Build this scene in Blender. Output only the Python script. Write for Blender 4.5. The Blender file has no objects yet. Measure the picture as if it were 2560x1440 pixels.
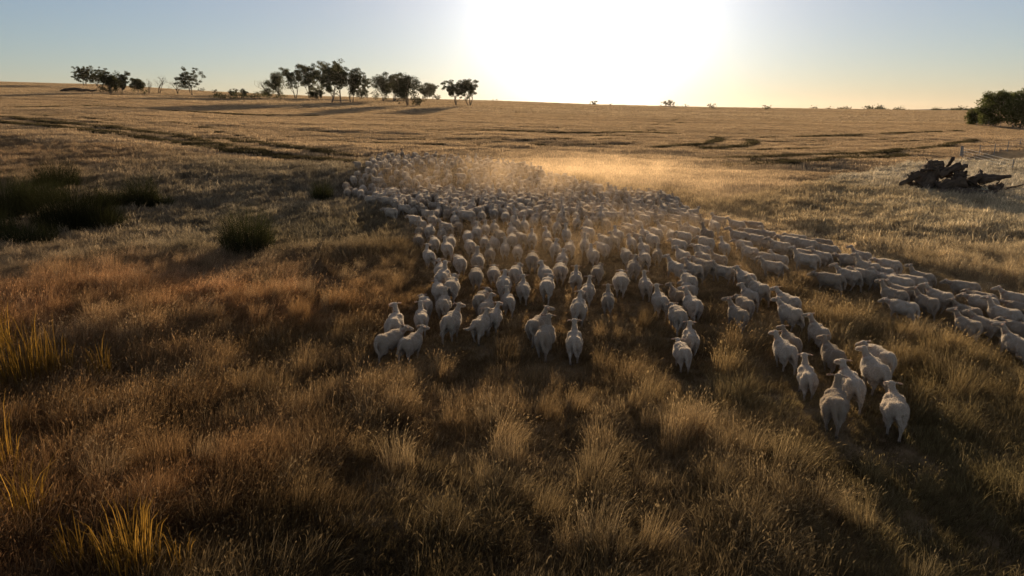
import bpy, bmesh, math, random
import numpy as np
from mathutils import Vector, Matrix, Euler

scene = bpy.context.scene
rad = math.radians
COL = scene.collection

# ------------------------------------------------------------------ camera
CAM_Z = 6.4
PITCH = 14.6
FPX = 1707.0            # focal length in pixels of the 2560 px wide photograph
cam_d = bpy.data.cameras.new('camera')
cam_d.sensor_width = 36.0
cam_d.lens = 24.0
cam_d.clip_start = 0.1
cam_d.clip_end = 9000
cam = bpy.data.objects.new('camera', cam_d)
COL.objects.link(cam)
cam.location = (0, 0, CAM_Z)
cam.rotation_euler = (rad(90 - PITCH), 0, 0)
scene.camera = cam

# ------------------------------------------------------------------ sky and sun
SUN_AZ = 6.3            # degrees to the right of straight ahead (+Y)
SUN_EL = 7.5
sdir = Vector((math.sin(rad(SUN_AZ)) * math.cos(rad(SUN_EL)),
               math.cos(rad(SUN_AZ)) * math.cos(rad(SUN_EL)), math.sin(rad(SUN_EL))))
world = bpy.data.worlds.new('World')
scene.world = world
world.use_nodes = True
wn = world.node_tree
wn.nodes.clear()
w_out = wn.nodes.new('ShaderNodeOutputWorld')
w_bg = wn.nodes.new('ShaderNodeBackground')
w_sky = wn.nodes.new('ShaderNodeTexSky')
w_sky.sky_type = 'NISHITA'
w_sky.sun_disc = False
w_sky.sun_elevation = rad(SUN_EL)
w_sky.sun_rotation = rad(SUN_AZ)
w_sky.air_density = 1.0
w_sky.dust_density = 0.0
w_sky.ozone_density = 4.2
w_bg.inputs['Strength'].default_value = 0.076
# aureole: light scattered forward by dusty air round the sun
w_tc = wn.nodes.new('ShaderNodeTexCoord')
w_dot = wn.nodes.new('ShaderNodeVectorMath'); w_dot.operation = 'DOT_PRODUCT'
w_nrm = wn.nodes.new('ShaderNodeVectorMath'); w_nrm.operation = 'NORMALIZE'
wn.links.new(w_tc.outputs['Generated'], w_nrm.inputs[0])
wn.links.new(w_nrm.outputs[0], w_dot.inputs[0])
w_dot.inputs[1].default_value = sdir
def wmath(op, a, b):
    n = wn.nodes.new('ShaderNodeMath'); n.operation = op
    for i, v in enumerate((a, b)):
        if isinstance(v, (int, float)):
            n.inputs[i].default_value = v
        else:
            wn.links.new(v, n.inputs[i])
    return n.outputs[0]
w_c = wmath('MAXIMUM', w_dot.outputs['Value'], 0.0)
def wscale(col, fac):
    n = wn.nodes.new('ShaderNodeVectorMath'); n.operation = 'SCALE'
    n.inputs[0].default_value = col
    wn.links.new(fac, n.inputs['Scale'])
    return n.outputs[0]
def wvec(op, a, b):
    n = wn.nodes.new('ShaderNodeVectorMath'); n.operation = op
    for i, v in enumerate((a, b)):
        if isinstance(v, tuple): n.inputs[i].default_value = v
        else: wn.links.new(v, n.inputs[i])
    return n.outputs[0]
glow1 = wscale((1.0, 0.93, 0.82), wmath('ADD', wmath('MULTIPLY', wmath('POWER', w_c, 230.0), 18.0), wmath('MULTIPLY', wmath('POWER', w_c, 50.0), 6.6)))
glow2 = wscale((1.0, 0.60, 0.30), wmath('MULTIPLY', wmath('POWER', w_c, 9.0), 2.4))
sky_c = wvec('MULTIPLY', w_sky.outputs['Color'], (1.02, 0.825, 0.81))
w_add = wn.nodes.new('ShaderNodeVectorMath'); w_add.operation = 'ADD'
wn.links.new(wvec('ADD', sky_c, (1.3, 1.14, 0.95)), w_add.inputs[0])   # thin even veil of dust in the air
wn.links.new(wvec('ADD', glow1, glow2), w_add.inputs[1])
wn.links.new(w_add.outputs[0], w_bg.inputs['Color'])
wn.links.new(w_bg.outputs[0], w_out.inputs[0])

sun_d = bpy.data.lights.new('sun', 'SUN')
sun_d.energy = 5.0
sun_d.angle = rad(1.1)
sun_d.color = (1.0, 0.78, 0.52)
sun = bpy.data.objects.new('sun', sun_d)
COL.objects.link(sun)
sun.rotation_euler = (-sdir).to_track_quat('-Z', 'Y').to_euler()

vs = scene.view_settings
vs.view_transform = 'Standard'
vs.look = 'None'
vs.exposure = 0.5
vs.gamma = 1.0
vs.use_curve_mapping = False
scene.cycles.max_bounces = 6
scene.cycles.diffuse_bounces = 2
scene.cycles.glossy_bounces = 1
scene.cycles.transmission_bounces = 3
scene.cycles.volume_bounces = 0
scene.cycles.transparent_max_bounces = 4
scene.cycles.use_denoising = True
scene.cycles.use_adaptive_sampling = True
scene.cycles.adaptive_threshold = 0.03

rng = np.random.default_rng(7)
random.seed(7)

# ------------------------------------------------------------------ helpers
def _hash(ix, iy, seed):
    n = (ix.astype(np.int64) * 374761393 + iy.astype(np.int64) * 668265263 + seed * 974711) & 0x7fffffff
    n = ((n ^ (n >> 13)) * 1274126177) & 0x7fffffff
    return ((n ^ (n >> 16)) & 0xffff) / 65535.0

def vnoise(x, y, seed=0):
    x = np.asarray(x, float); y = np.asarray(y, float)
    ix = np.floor(x); iy = np.floor(y)
    fx = x - ix; fy = y - iy
    fx = fx * fx * (3 - 2 * fx); fy = fy * fy * (3 - 2 * fy)
    a = _hash(ix, iy, seed); b = _hash(ix + 1, iy, seed)
    c = _hash(ix, iy + 1, seed); d = _hash(ix + 1, iy + 1, seed)
    return (a + (b - a) * fx) * (1 - fy) + (c + (d - c) * fx) * fy      # 0..1

def fbm(x, y, seed=0, o=3):
    s = 0; a = 1; t = 0
    for k in range(o):
        s = s + a * vnoise(x * 2 ** k, y * 2 ** k, seed + 17 * k); t += a; a *= 0.5
    return s / t

# lie of the land: level by the camera, climbing to a crest that is higher on the left
CREST_PX = [-2500, 0, 250, 500, 750, 1000, 1250, 1500, 1750, 2000, 2300, 2560, 5000]
CREST_ROW = [175, 206, 212, 228, 240, 247, 253, 262, 268, 272, 276, 279, 284]
HROW = 720 - FPX * math.tan(rad(PITCH))
CREST_D = 320.0

def crest_z(u):
    px = 1280 + FPX / math.cos(rad(PITCH)) * u
    row = np.interp(px, CREST_PX, CREST_ROW)
    return CAM_Z + CREST_D * (HROW - row) * math.cos(rad(PITCH)) ** 2 / FPX

def hz(x, y):
    x = np.asarray(x, float); y = np.asarray(y, float)
    u = np.clip(x / np.maximum(y, 60.0), -1.6, 1.6)
    zc = crest_z(u)
    t = (np.minimum(y, CREST_D) - 30.0) / (CREST_D - 30.0)
    t = 0.5 * (t + np.sqrt(t * t + 0.0012))
    g = t ** 0.82
    z = zc * g - np.maximum(y - CREST_D, 0) * 0.012
    near = np.clip((140 - y) / 80, 0, 1)
    far = np.clip((y - 60) / 80, 0, 1)
    z = z + near * ((fbm(x / 9 + 3, y / 9, 1) - 0.5) * 0.8 + (fbm(x / 2.3, y / 2.3, 2, 2) - 0.5) * 0.28)
    z = z + far * (fbm(x / 45 + 3, y / 40, 5) - 0.5) * 0.8 * np.clip((330 - y) / 150, 0, 1)
    # shallow wet hollow on the left where the rushes grow, and the bank in front of it
    z = z - 0.35 * np.exp(-(((x + 22 - (y - 38) * 0.35) / 10) ** 2 + ((y - 36) / 7) ** 2))
    z = z + 0.45 * np.exp(-(((x + 9) / 9) ** 2 + ((y - 20) / 3.0) ** 2))
    return z

CAMV = np.array([0, 0, CAM_Z])
_p = rad(PITCH)
FWD = np.array([0, math.cos(_p), -math.sin(_p)])
UPV = np.array([0, math.sin(_p), math.cos(_p)])
_tt = np.geomspace(4.0, 900.0, 3500)

def ground_at(px, py, lift=0.0):
    """point of the ground seen at a pixel of the photograph (lift: height above the ground)"""
    d = FWD + np.array([1, 0, 0]) * (px - 1280) / FPX - UPV * (py - 720) / FPX
    P = CAMV + _tt[:, None] * d
    below = P[:, 2] < hz(P[:, 0], P[:, 1]) + lift
    if not below.any():
        k = np.argmin(np.abs(P[:, 1] - 300))
    else:
        k = int(np.argmax(below))
    x, y = P[k, 0], P[k, 1]
    return float(x), float(y), float(hz(x, y))

def to_px(x, y, z):
    v = np.stack([x, y, z - CAM_Z], -1)
    dep = v @ FWD
    return 1280 + FPX * v[..., 0] / dep, 720 - FPX * (v @ UPV) / dep, dep

def new_obj(name, mesh, mat=None, parent=None, loc=None, rotz=0.0):
    o = bpy.data.objects.new(name, mesh)
    COL.objects.link(o)
    if mat is not None and mesh is not None and not mesh.materials:
        mesh.materials.append(mat)
    if parent is not None:
        o.parent = parent
    if loc is not None:
        o.location = loc
    o.rotation_euler = (0, 0, rotz)
    return o

def empty(name, loc, rotz=0.0):
    o = bpy.data.objects.new(name, None)
    COL.objects.link(o)
    o.empty_display_size = 0.2
    o.location = loc
    o.rotation_euler = (0, 0, rotz)
    return o

def tag(o, label, cat, group=None, kind=None):
    if label: o['label'] = label
    if cat: o['category'] = cat
    if group: o['group'] = group
    if kind: o['kind'] = kind
    return o

def mesh_np(name, verts, faces, smooth=False):
    """verts (n,3); faces (m,k) all of one size, or a list of lists"""
    me = bpy.data.meshes.new(name)
    verts = np.asarray(verts, np.float32)
    if isinstance(faces, np.ndarray):
        m, k = faces.shape
        me.vertices.add(len(verts)); me.vertices.foreach_set('co', verts.ravel())
        me.loops.add(m * k); me.loops.foreach_set('vertex_index', faces.astype(np.int32).ravel())
        me.polygons.add(m)
        me.polygons.foreach_set('loop_start', np.arange(0, m * k, k, dtype=np.int32))
        me.polygons.foreach_set('loop_total', np.full(m, k, np.int32))
        me.update(calc_edges=True)
    else:
        me.from_pydata(verts.tolist(), [], faces)
        me.update()
    if smooth:
        me.polygons.foreach_set('use_smooth', np.ones(len(me.polygons), bool))
    return me

class NT:
    """short node-tree builder for materials"""
    def __init__(self, name):
        self.mat = bpy.data.materials.new(name)
        self.mat.use_nodes = True
        self.t = self.mat.node_tree
        self.t.nodes.clear()
        self.out = self.t.nodes.new('ShaderNodeOutputMaterial')
    def n(self, kind, **kw):
        nd = self.t.nodes.new('ShaderNode' + kind)
        for k, v in kw.items():
            if k.startswith('i_'):
                self.set(nd, k[2:].replace('_', ' '), v)
            else:
                setattr(nd, k, v)
        return nd
    def set(self, nd, key, v):
        s = nd.inputs[key] if not key.isdigit() else nd.inputs[int(key)]
        if hasattr(v, 'is_linked') or isinstance(v, bpy.types.NodeSocket):
            self.t.links.new(v, s)
        else:
            s.default_value = v
    def link(self, a, b):
        self.t.links.new(a, b)
    def noise(self, scale, detail=4, vec=None, rough=0.55):
        nd = self.n('TexNoise')
        nd.inputs['Scale'].default_value = scale
        nd.inputs['Detail'].default_value = detail
        nd.inputs['Roughness'].default_value = rough
        if vec is not None: self.link(vec, nd.inputs['Vector'])
        return nd.outputs['Fac']
    def ramp(self, fac, stops):
        nd = self.n('ValToRGB')
        el = nd.color_ramp.elements
        while len(el) < len(stops): el.new(0.5)
        for e, (p, c) in zip(el, stops):
            e.position = p
            e.color = c if len(c) == 4 else (*c, 1)
        self.link(fac, nd.inputs[0])
        return nd.outputs[0]
    def mix(self, fac, a, b, blend='MIX'):
        nd = self.n('Mix', data_type='RGBA', blend_type=blend)
        for s, v in ((nd.inputs[0], fac), (nd.inputs[6], a), (nd.inputs[7], b)):
            if isinstance(v, bpy.types.NodeSocket): self.link(v, s)
            elif isinstance(v, (int, float)): s.default_value = v
            else: s.default_value = (*v, 1) if len(v) == 3 else v
        return nd.outputs[2]
    def bump(self, h, strength, dist):
        nd = self.n('Bump')
        nd.inputs['Strength'].default_value = strength
        nd.inputs['Distance'].default_value = dist
        self.link(h, nd.inputs['Height'])
        return nd.outputs[0]

# ------------------------------------------------------------------ materials
def mat_ground():
    m = NT('dry_ground')
    geo = m.n('NewGeometry').outputs['Position']
    mp = m.n('Mapping'); m.link(geo, mp.inputs[0]); mp.inputs['Scale'].default_value = (0.25, 1.0, 1.0)
    mp.inputs['Rotation'].default_value = (0, 0, rad(-8))
    fine = m.noise(5.0, 6, geo, 0.7)
    big = m.noise(0.12, 4, geo)
    streak = m.noise(0.55, 5, mp.outputs[0], 0.65)
    c1 = m.ramp(fine, [(0.25, (0.13, 0.088, 0.046)), (0.55, (0.26, 0.18, 0.10)), (0.8, (0.38, 0.28, 0.165))])
    c2 = m.ramp(streak, [(0.3, (0.20, 0.14, 0.075)), (0.55, (0.33, 0.24, 0.14)), (0.75, (0.44, 0.34, 0.21))])
    # fields beyond the paddock are paler stubble
    sep = m.n('SeparateXYZ'); m.link(geo, sep.inputs[0])
    mr = m.n('MapRange'); m.link(sep.outputs['Y'], mr.inputs[0])
    mr.inputs[1].default_value = 55; mr.inputs[2].default_value = 95
    c = m.mix(mr.outputs[0], c1, c2)
    c = m.mix(0.35, c, m.ramp(big, [(0.35, (0.10, 0.07, 0.04)), (0.65, (0.32, 0.24, 0.14))]))
    p = m.n('BsdfPrincipled'); m.link(c, p.inputs['Base Color'])
    p.inputs['Roughness'].default_value = 1.0
    p.inputs['Specular IOR Level'].default_value = 0.0
    m.link(m.bump(m.mix(0.5, fine, streak), 1.0, 0.25), p.inputs['Normal'])
    m.link(p.outputs[0], m.out.inputs[0])
    return m.mat

def mat_blade(name, base, trans=0.45, use_inst=True, var=0.35):
    m = NT(name)
    if use_inst:
        at = m.n('Attribute', attribute_type='INSTANCER', attribute_name='tint')
        c = m.mix(1.0, base, at.outputs['Color'], 'MULTIPLY')
    else:
        oi = m.n('ObjectInfo').outputs['Random']
        c = m.mix(oi, tuple(v * (1 - var) for v in base), tuple(min(1, v * (1 + var)) for v in base))
    va = m.n('Attribute', attribute_type='GEOMETRY', attribute_name='shade')
    c = m.mix(1.0, c, va.outputs['Color'], 'MULTIPLY')
    d = m.n('BsdfDiffuse'); m.link(c, d.inputs[0])
    t = m.n('BsdfTranslucent'); m.link(c, t.inputs[0])
    mx = m.n('MixShader'); mx.inputs[0].default_value = trans
    m.link(d.outputs[0], mx.inputs[1]); m.link(t.outputs[0], mx.inputs[2])
    m.link(mx.outputs[0], m.out.inputs[0])
    return m.mat

def mat_plain(name, lo, hi, scale, bump=0.3, rough=0.9, stretch=None):
    m = NT(name)
    tc = m.n('TexCoord').outputs['Object']
    if stretch:
        mp = m.n('Mapping'); m.link(tc, mp.inputs[0]); mp.inputs['Scale'].default_value = stretch
        tc = mp.outputs[0]
    f = m.noise(scale, 6, tc, 0.65)
    c = m.ramp(f, [(0.3, lo), (0.7, hi)])
    p = m.n('BsdfPrincipled'); m.link(c, p.inputs['Base Color'])
    p.inputs['Roughness'].default_value = rough
    p.inputs['Specular IOR Level'].default_value = 0.15
    m.link(m.bump(f, bump, 0.05), p.inputs['Normal'])
    m.link(p.outputs[0], m.out.inputs[0])
    return m.mat

def mat_wool():
    m = NT('short_white_wool')
    tc = m.n('TexCoord').outputs['Object']
    oi = m.n('ObjectInfo').outputs['Random']
    f = m.noise(7.0, 6, tc, 0.68)
    fine = m.noise(70.0, 3, tc, 0.6)
    base = m.ramp(oi, [(0.0, (0.43, 0.365, 0.28)), (0.45, (0.53, 0.46, 0.365)), (0.75, (0.41, 0.345, 0.26)), (1.0, (0.30, 0.24, 0.17))])
    c = m.mix(m.ramp(f, [(0.35, (0, 0, 0)), (0.72, (0.6, 0.6, 0.6))]), base, (0.30, 0.215, 0.135))
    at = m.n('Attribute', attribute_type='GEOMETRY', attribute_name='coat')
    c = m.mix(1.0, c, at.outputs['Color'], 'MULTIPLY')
    p = m.n('BsdfPrincipled'); m.link(c, p.inputs['Base Color'])
    p.inputs['Roughness'].default_value = 0.95
    p.inputs['Specular IOR Level'].default_value = 0.05
    p.inputs['Sheen Weight'].default_value = 0.7
    p.inputs['Sheen Roughness'].default_value = 0.22
    p.inputs['Sheen Tint'].default_value = (1, 0.95, 0.88, 1)
    m.link(m.bump(m.mix(0.55, f, fine), 1.0, 0.035), p.inputs['Normal'])
    m.link(p.outputs[0], m.out.inputs[0])
    return m.mat

M_GROUND = mat_ground()
M_GRASS = mat_blade('dry_grass', (1, 1, 1), 0.42)
M_RUSH = mat_blade('rush_green', (0.038, 0.038, 0.014), 0.3, False)
M_REED = mat_blade('reed_yellow_green', (0.23, 0.125, 0.022), 0.5, False)
M_LEAF = mat_blade('gum_leaves', (0.078, 0.076, 0.034), 0.45, False)
M_LEAF2 = mat_blade('dense_green_leaves', (0.135, 0.15, 0.042), 0.55, False)
M_BARK = mat_plain('gum_bark', (0.10, 0.075, 0.05), (0.28, 0.22, 0.16), 3.0, 0.4)
M_DEAD = mat_plain('dead_wood', (0.035, 0.025, 0.017), (0.15, 0.11, 0.075), 6.0, 0.7, 0.95, (1, 1, 0.25))
M_POST = mat_plain('weathered_post', (0.16, 0.15, 0.13), (0.32, 0.30, 0.27), 9.0, 0.3)
M_STEEL = mat_plain('galvanised_wire', (0.25, 0.25, 0.25), (0.4, 0.4, 0.4), 20.0, 0.0, 0.5)
M_WOOL = mat_wool()
def mat_fibre():
    m = NT('wool_fibres')
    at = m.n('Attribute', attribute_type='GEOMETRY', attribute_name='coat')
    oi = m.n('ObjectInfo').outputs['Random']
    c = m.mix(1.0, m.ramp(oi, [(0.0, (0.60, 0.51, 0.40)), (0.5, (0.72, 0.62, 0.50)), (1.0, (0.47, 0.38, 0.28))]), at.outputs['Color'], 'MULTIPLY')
    d = m.n('BsdfDiffuse'); m.link(c, d.inputs[0])
    t = m.n('BsdfTranslucent'); m.link(c, t.inputs[0])
    mx = m.n('MixShader'); mx.inputs[0].default_value = 0.6
    m.link(d.outputs[0], mx.inputs[1]); m.link(t.outputs[0], mx.inputs[2])
    m.link(mx.outputs[0], m.out.inputs[0])
    return m.mat
M_FIBRE = mat_fibre()

# ------------------------------------------------------------------ ground
def build_ground():
    nx, ny = 430, 460
    Sx = math.asinh(1500 / 13.0)
    xs = 13.0 * np.sinh(np.linspace(-Sx, Sx, nx))
    y0 = 18.0
    a = 15.0
    s = np.linspace(-math.asinh(140 / a), math.asinh(1600 / a), ny)
    ys = y0 + a * np.sinh(s)
    X, Y = np.meshgrid(xs, ys)
    Z = hz(X, Y)
    V = np.stack([X.ravel(), Y.ravel(), Z.ravel()], -1)
    idx = np.arange(nx * ny).reshape(ny, nx)
    F = np.stack([idx[:-1, :-1], idx[:-1, 1:], idx[1:, 1:], idx[1:, :-1]], -1).reshape(-1, 4)
    o = new_obj('ground', mesh_np('ground', V, F, True), M_GROUND)
    tag(o, 'dry paddock and stubble field rising to a low crest', None, None, 'structure')
    # blue ridge far off on the right
    n = 90
    xr = np.linspace(1350, 2700, n)
    top = 2 + 13 * np.clip(np.sin(np.linspace(0, math.pi, n)), 0, 1) * (0.7 + 0.5 * fbm(xr / 260, xr * 0, 9))
    rows = []
    for k, (yy, f) in enumerate([(2500, -0.6), (2600, 0.5), (2800, 1.0), (3100, 0.6), (3400, -0.6)]):
        zz = np.where(f < 0, -40, top * f)
        rows.append(np.stack([xr, np.full(n, yy), zz], -1))
    V = np.concatenate(rows)
    idx = np.arange(5 * n).reshape(5, n)
    F = np.stack([idx[:-1, :-1], idx[:-1, 1:], idx[1:, 1:], idx[1:, :-1]], -1).reshape(-1, 4)
    o = new_obj('hills', mesh_np('hills', V, F, True), mat_plain('far_scrub', (0.05, 0.05, 0.035), (0.12, 0.10, 0.06), 0.02, 0))
    tag(o, 'low wooded ridge far away on the right', None, None, 'structure')
build_ground()

# ------------------------------------------------------------------ blades, tussocks
def blades(n, spread, h, w, lean=0.5, droop=0.35, seed=0, heads=0.0, head_len=0.09, bias=(0, 0), dome=0.0, hmin=0.55):
    """n tapered, arching blades round the origin; returns verts, tris and a brightness per vertex"""
    r = np.random.default_rng(seed)
    V = []; F = []; S = []
    for i in range(n):
        a = r.uniform(0, 2 * math.pi); q = math.sqrt(r.uniform()); rr = spread * q
        bx, by = rr * math.cos(a), rr * math.sin(a)
        hh = h * r.uniform(hmin, 1.0) * (1 - dome * q * q)
        la = a + r.normal(0, 0.9)
        ln = lean * hh * r.uniform(0.1, 1.0)
        ex = math.cos(la) * ln + bias[0] * hh; ey = math.sin(la) * ln + bias[1] * hh
        dr = droop * r.uniform(0, 1) * (math.hypot(ex, ey) / (hh + 1e-6))
        tx = bx + ex; ty = by + ey; tz = hh * (1 - dr)
        m1 = (bx + ex * 0.16, by + ey * 0.16, hh * 0.45)
        m2 = (bx + ex * 0.50, by + ey * 0.50, hh * (0.80 - 0.25 * dr))
        wa = r.uniform(0, math.pi)
        dx, dy = math.cos(wa) * w / 2, math.sin(wa) * w / 2
        k = len(V)
        V += [(bx - dx, by - dy, -0.05), (bx + dx, by + dy, -0.05), (m1[0] - dx * .9, m1[1] - dy * .9, m1[2]), (m1[0] + dx * .9, m1[1] + dy * .9, m1[2]),
              (m2[0] - dx * .65, m2[1] - dy * .65, m2[2]), (m2[0] + dx * .65, m2[1] + dy * .65, m2[2]), (tx, ty, tz)]
        F += [(k, k + 1, k + 3), (k, k + 3, k + 2), (k + 2, k + 3, k + 5), (k + 2, k + 5, k + 4), (k + 4, k + 5, k + 6)]
        b = r.uniform(0.5, 1.2) if r.uniform() < 0.93 else 1.7
        S += [b * 0.9, b * 0.9, b, b, b, b, b * 1.05]
        if r.uniform() < heads:
            k = len(V)
            hl = head_len * r.uniform(0.6, 1.3)
            ux, uy, uz = (tx - m2[0]), (ty - m2[1]), (tz - m2[2])
            L = math.sqrt(ux * ux + uy * uy + uz * uz) + 1e-6
            ux, uy, uz = ux / L, uy / L, uz / L
            cx, cy = math.cos(wa) * 0.008, math.sin(wa) * 0.008
            V += [(tx, ty, tz), (tx + ux * hl * .45 - cx, ty + uy * hl * .45 - cy, tz + uz * hl * .45),
                  (tx + ux * hl * .45 + cx, ty + uy * hl * .45 + cy, tz + uz * hl * .45),
                  (tx + ux * hl, ty + uy * hl, tz + uz * hl * 0.8)]
            F += [(k, k + 1, k + 2), (k + 1, k + 3, k + 2)]
            S += [1.05, 1.15, 1.15, 1.2]
    return np.array(V), np.array(F, np.int32), np.array(S)

def blade_mesh(name, *a, **k):
    V, F, S = blades(*a, **k)
    me = mesh_np(name, V, F)
    put_shade(me, S)
    return me

def put_shade(me, S):
    at = me.attributes.new('shade', 'FLOAT_COLOR', 'POINT')
    c = np.ones((len(S), 4), np.float32); c[:, :3] = np.asarray(S)[:, None]
    at.data.foreach_set('color', c.ravel())

# ------------------------------------------------------------------ trees
def tube(path, radii, sides=6):
    path = [Vector(p) for p in path]
    V = []; F = []
    n = len(path)
    for i, p in enumerate(path):
        t = (path[min(i + 1, n - 1)] - path[max(i - 1, 0)])
        t.normalize()
        a = t.orthogonal().normalized() if i == 0 else (a - t * a.dot(t)).normalized()
        b = t.cross(a)
        for s in range(sides):
            q = 2 * math.pi * s / sides
            V.append(tuple(p + (a * math.cos(q) + b * math.sin(q)) * radii[i]))
    for i in range(n - 1):
        for s in range(sides):
            s2 = (s + 1) % sides
            F.append((i * sides + s, i * sides + s2, (i + 1) * sides + s2, (i + 1) * sides + s))
    return V, F

class Wood:
    def __init__(self): self.V = []; self.F = []
    def add(self, path, radii, sides=5):
        V, F = tube(path, radii, sides)
        k = len(self.V); self.V += V
        self.F += [tuple(i + k for i in f) for f in F]

def leaf_clump(r, c, rx, rz, n, size):
    """n small leaf quads through an uneven ellipsoid"""
    d = r.normal(size=(n, 3)); d /= np.linalg.norm(d, axis=1)[:, None]
    rr = r.uniform(0.25, 1.0, n) ** 0.5
    P = np.asarray(c) + d * rr[:, None] * np.array([rx, rx, rz]) + r.normal(size=(n, 3)) * 0.12 * rx
    a = r.normal(size=(n, 3)); a /= np.linalg.norm(a, axis=1)[:, None]
    b = np.cross(a, r.normal(size=(n, 3))); b /= np.linalg.norm(b, axis=1)[:, None] + 1e-6
    s = size * r.uniform(0.6, 1.4, n)[:, None]
    Q = np.stack([P - a * s, P - b * s * 0.45, P + a * s, P + b * s * 0.45], 1).reshape(-1, 3)
    return Q

def make_tree(name, label, cat, loc, H, W, style='gum', seed=0, lean=(0, 0), leafmat=None, group=None, density=1.0):
    r = np.random.default_rng(seed)
    root = empty(name, loc, 0)
    tag(root, label, cat, group)
    wood = Wood(); tips = []
    def branch(p, d, L, rad0, depth):
        p = Vector(p); d = Vector(d).normalized()
        pts = [p]; n = 4
        for i in range(n):
            d = (d + Vector(r.normal(0, 0.13, 3)) + Vector((0, 0, 0.06))).normalized()
            p = p + d * L / n
            pts.append(p)
        wood.add(pts, [rad0 * (1 - 0.5 * i / n) for i in range(n + 1)], 6 if depth == 0 else 4)
        if depth >= (4 if style == 'dead' else 3) or L < 0.35:
            tips.append((pts[-1], L)); return
        if depth >= 1 and style != 'dead': tips.append((pts[3], L * 0.8))
        if depth >= 2 and style != 'dead': tips.append((pts[1], L * 0.8))
        for j in range(int(r.integers(2, 4)) if depth else int(r.integers(3, 5))):
            spread = 0.75 if style != 'bush' else 1.0
            nd = (d + Vector(r.normal(0, spread, 3)) * 0.8)
            nd.z = abs(nd.z) * 0.7 + 0.25
            branch(pts[-1 if j < 2 else int(r.integers(2, n + 1))], nd, L * r.uniform(0.6, 0.85), rad0 * 0.5, depth + 1)
    tr = max(0.10, H * (0.022 if style != 'dead' else 0.034))
    stems = {'gum': int(r.integers(2, 4)), 'bush': 3, 'dense': 2, 'dead': 2}[style]
    base_h = {'gum': 0.42, 'bush': 0.2, 'dense': 0.25, 'dead': 0.34}[style] * H
    for s in range(stems):
        a = r.uniform(0, 6.28)
        sp = 0.28 if style != 'dense' else 0.2
        d = Vector((math.cos(a) * sp + lean[0], math.sin(a) * sp + lean[1], 1))
        branch((math.cos(a) * tr * 0.8, math.sin(a) * tr * 0.8, -0.3), d, base_h, tr * r.uniform(0.7, 1.0), 0)
    # fit the wood to the height and width asked for
    V = np.array(wood.V)
    T = np.array([tuple(t[0]) for t in tips])
    leafr = 0.10 * H
    hz_max = T[:, 2].max() + leafr * (0.6 if style != 'dead' else 0.0)
    sz = H / hz_max
    wmax = np.percentile(np.abs(T[:, 0] - T[:, 0].mean()), 92) + leafr
    sx = (W / 2) / wmax
    keep = np.clip(V[:, 2] / (0.3 * H), 0, 1)
    f = 1 + (sx - 1) * keep
    V[:, 0] *= f; V[:, 1] *= f; V[:, 2] *= sz
    T[:, 0] *= sx; T[:, 1] *= sx; T[:, 2] *= sz
    new_obj('trunk', mesh_np('trunk', V, np.array(wood.F, np.int32), True), M_BARK if style != 'dead' else M_DEAD, root)
    if style != 'dead':
        Q = []
        for t in T:
            rx = leafr * r.uniform(0.5, 1.15) * (1.25 if style in ('dense', 'bush') else 0.85)
            Q.append(leaf_clump(r, t, rx, rx * r.uniform(0.5, 0.75), int(115 * density), H * 0.010 + 0.035))
        if style in ('bush', 'dense'):
            k = 80 if style == 'dense' else 12
            for i in range(k):
                a = r.uniform(0, 6.28); q = math.sqrt(r.uniform()) * W * 0.40
                zz = r.uniform(0.14, 0.84) * H; q *= math.sqrt(max(0.2, 1 - (zz / H - 0.5) ** 2 * 2.4)) * (1.15 if style == 'dense' else 1)
                rx = H * r.uniform(0.10, 0.17)
                Q.append(leaf_clump(r, (math.cos(a) * q, math.sin(a) * q, zz), rx, rx * 0.8, int(90 * density), H * 0.017 + 0.05))
        Q = np.concatenate(Q)
        Q[:, 2] = np.maximum(Q[:, 2], 0.04 * H)
        F = np.arange(len(Q), dtype=np.int32).reshape(-1, 4)
        me = mesh_np('crown', Q, F)
        S = np.repeat(r.uniform(0.6, 1.3, len(Q) // 4), 4)
        put_shade(me, S)
        new_obj('crown', me, leafmat or M_LEAF, root)
    return root

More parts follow.
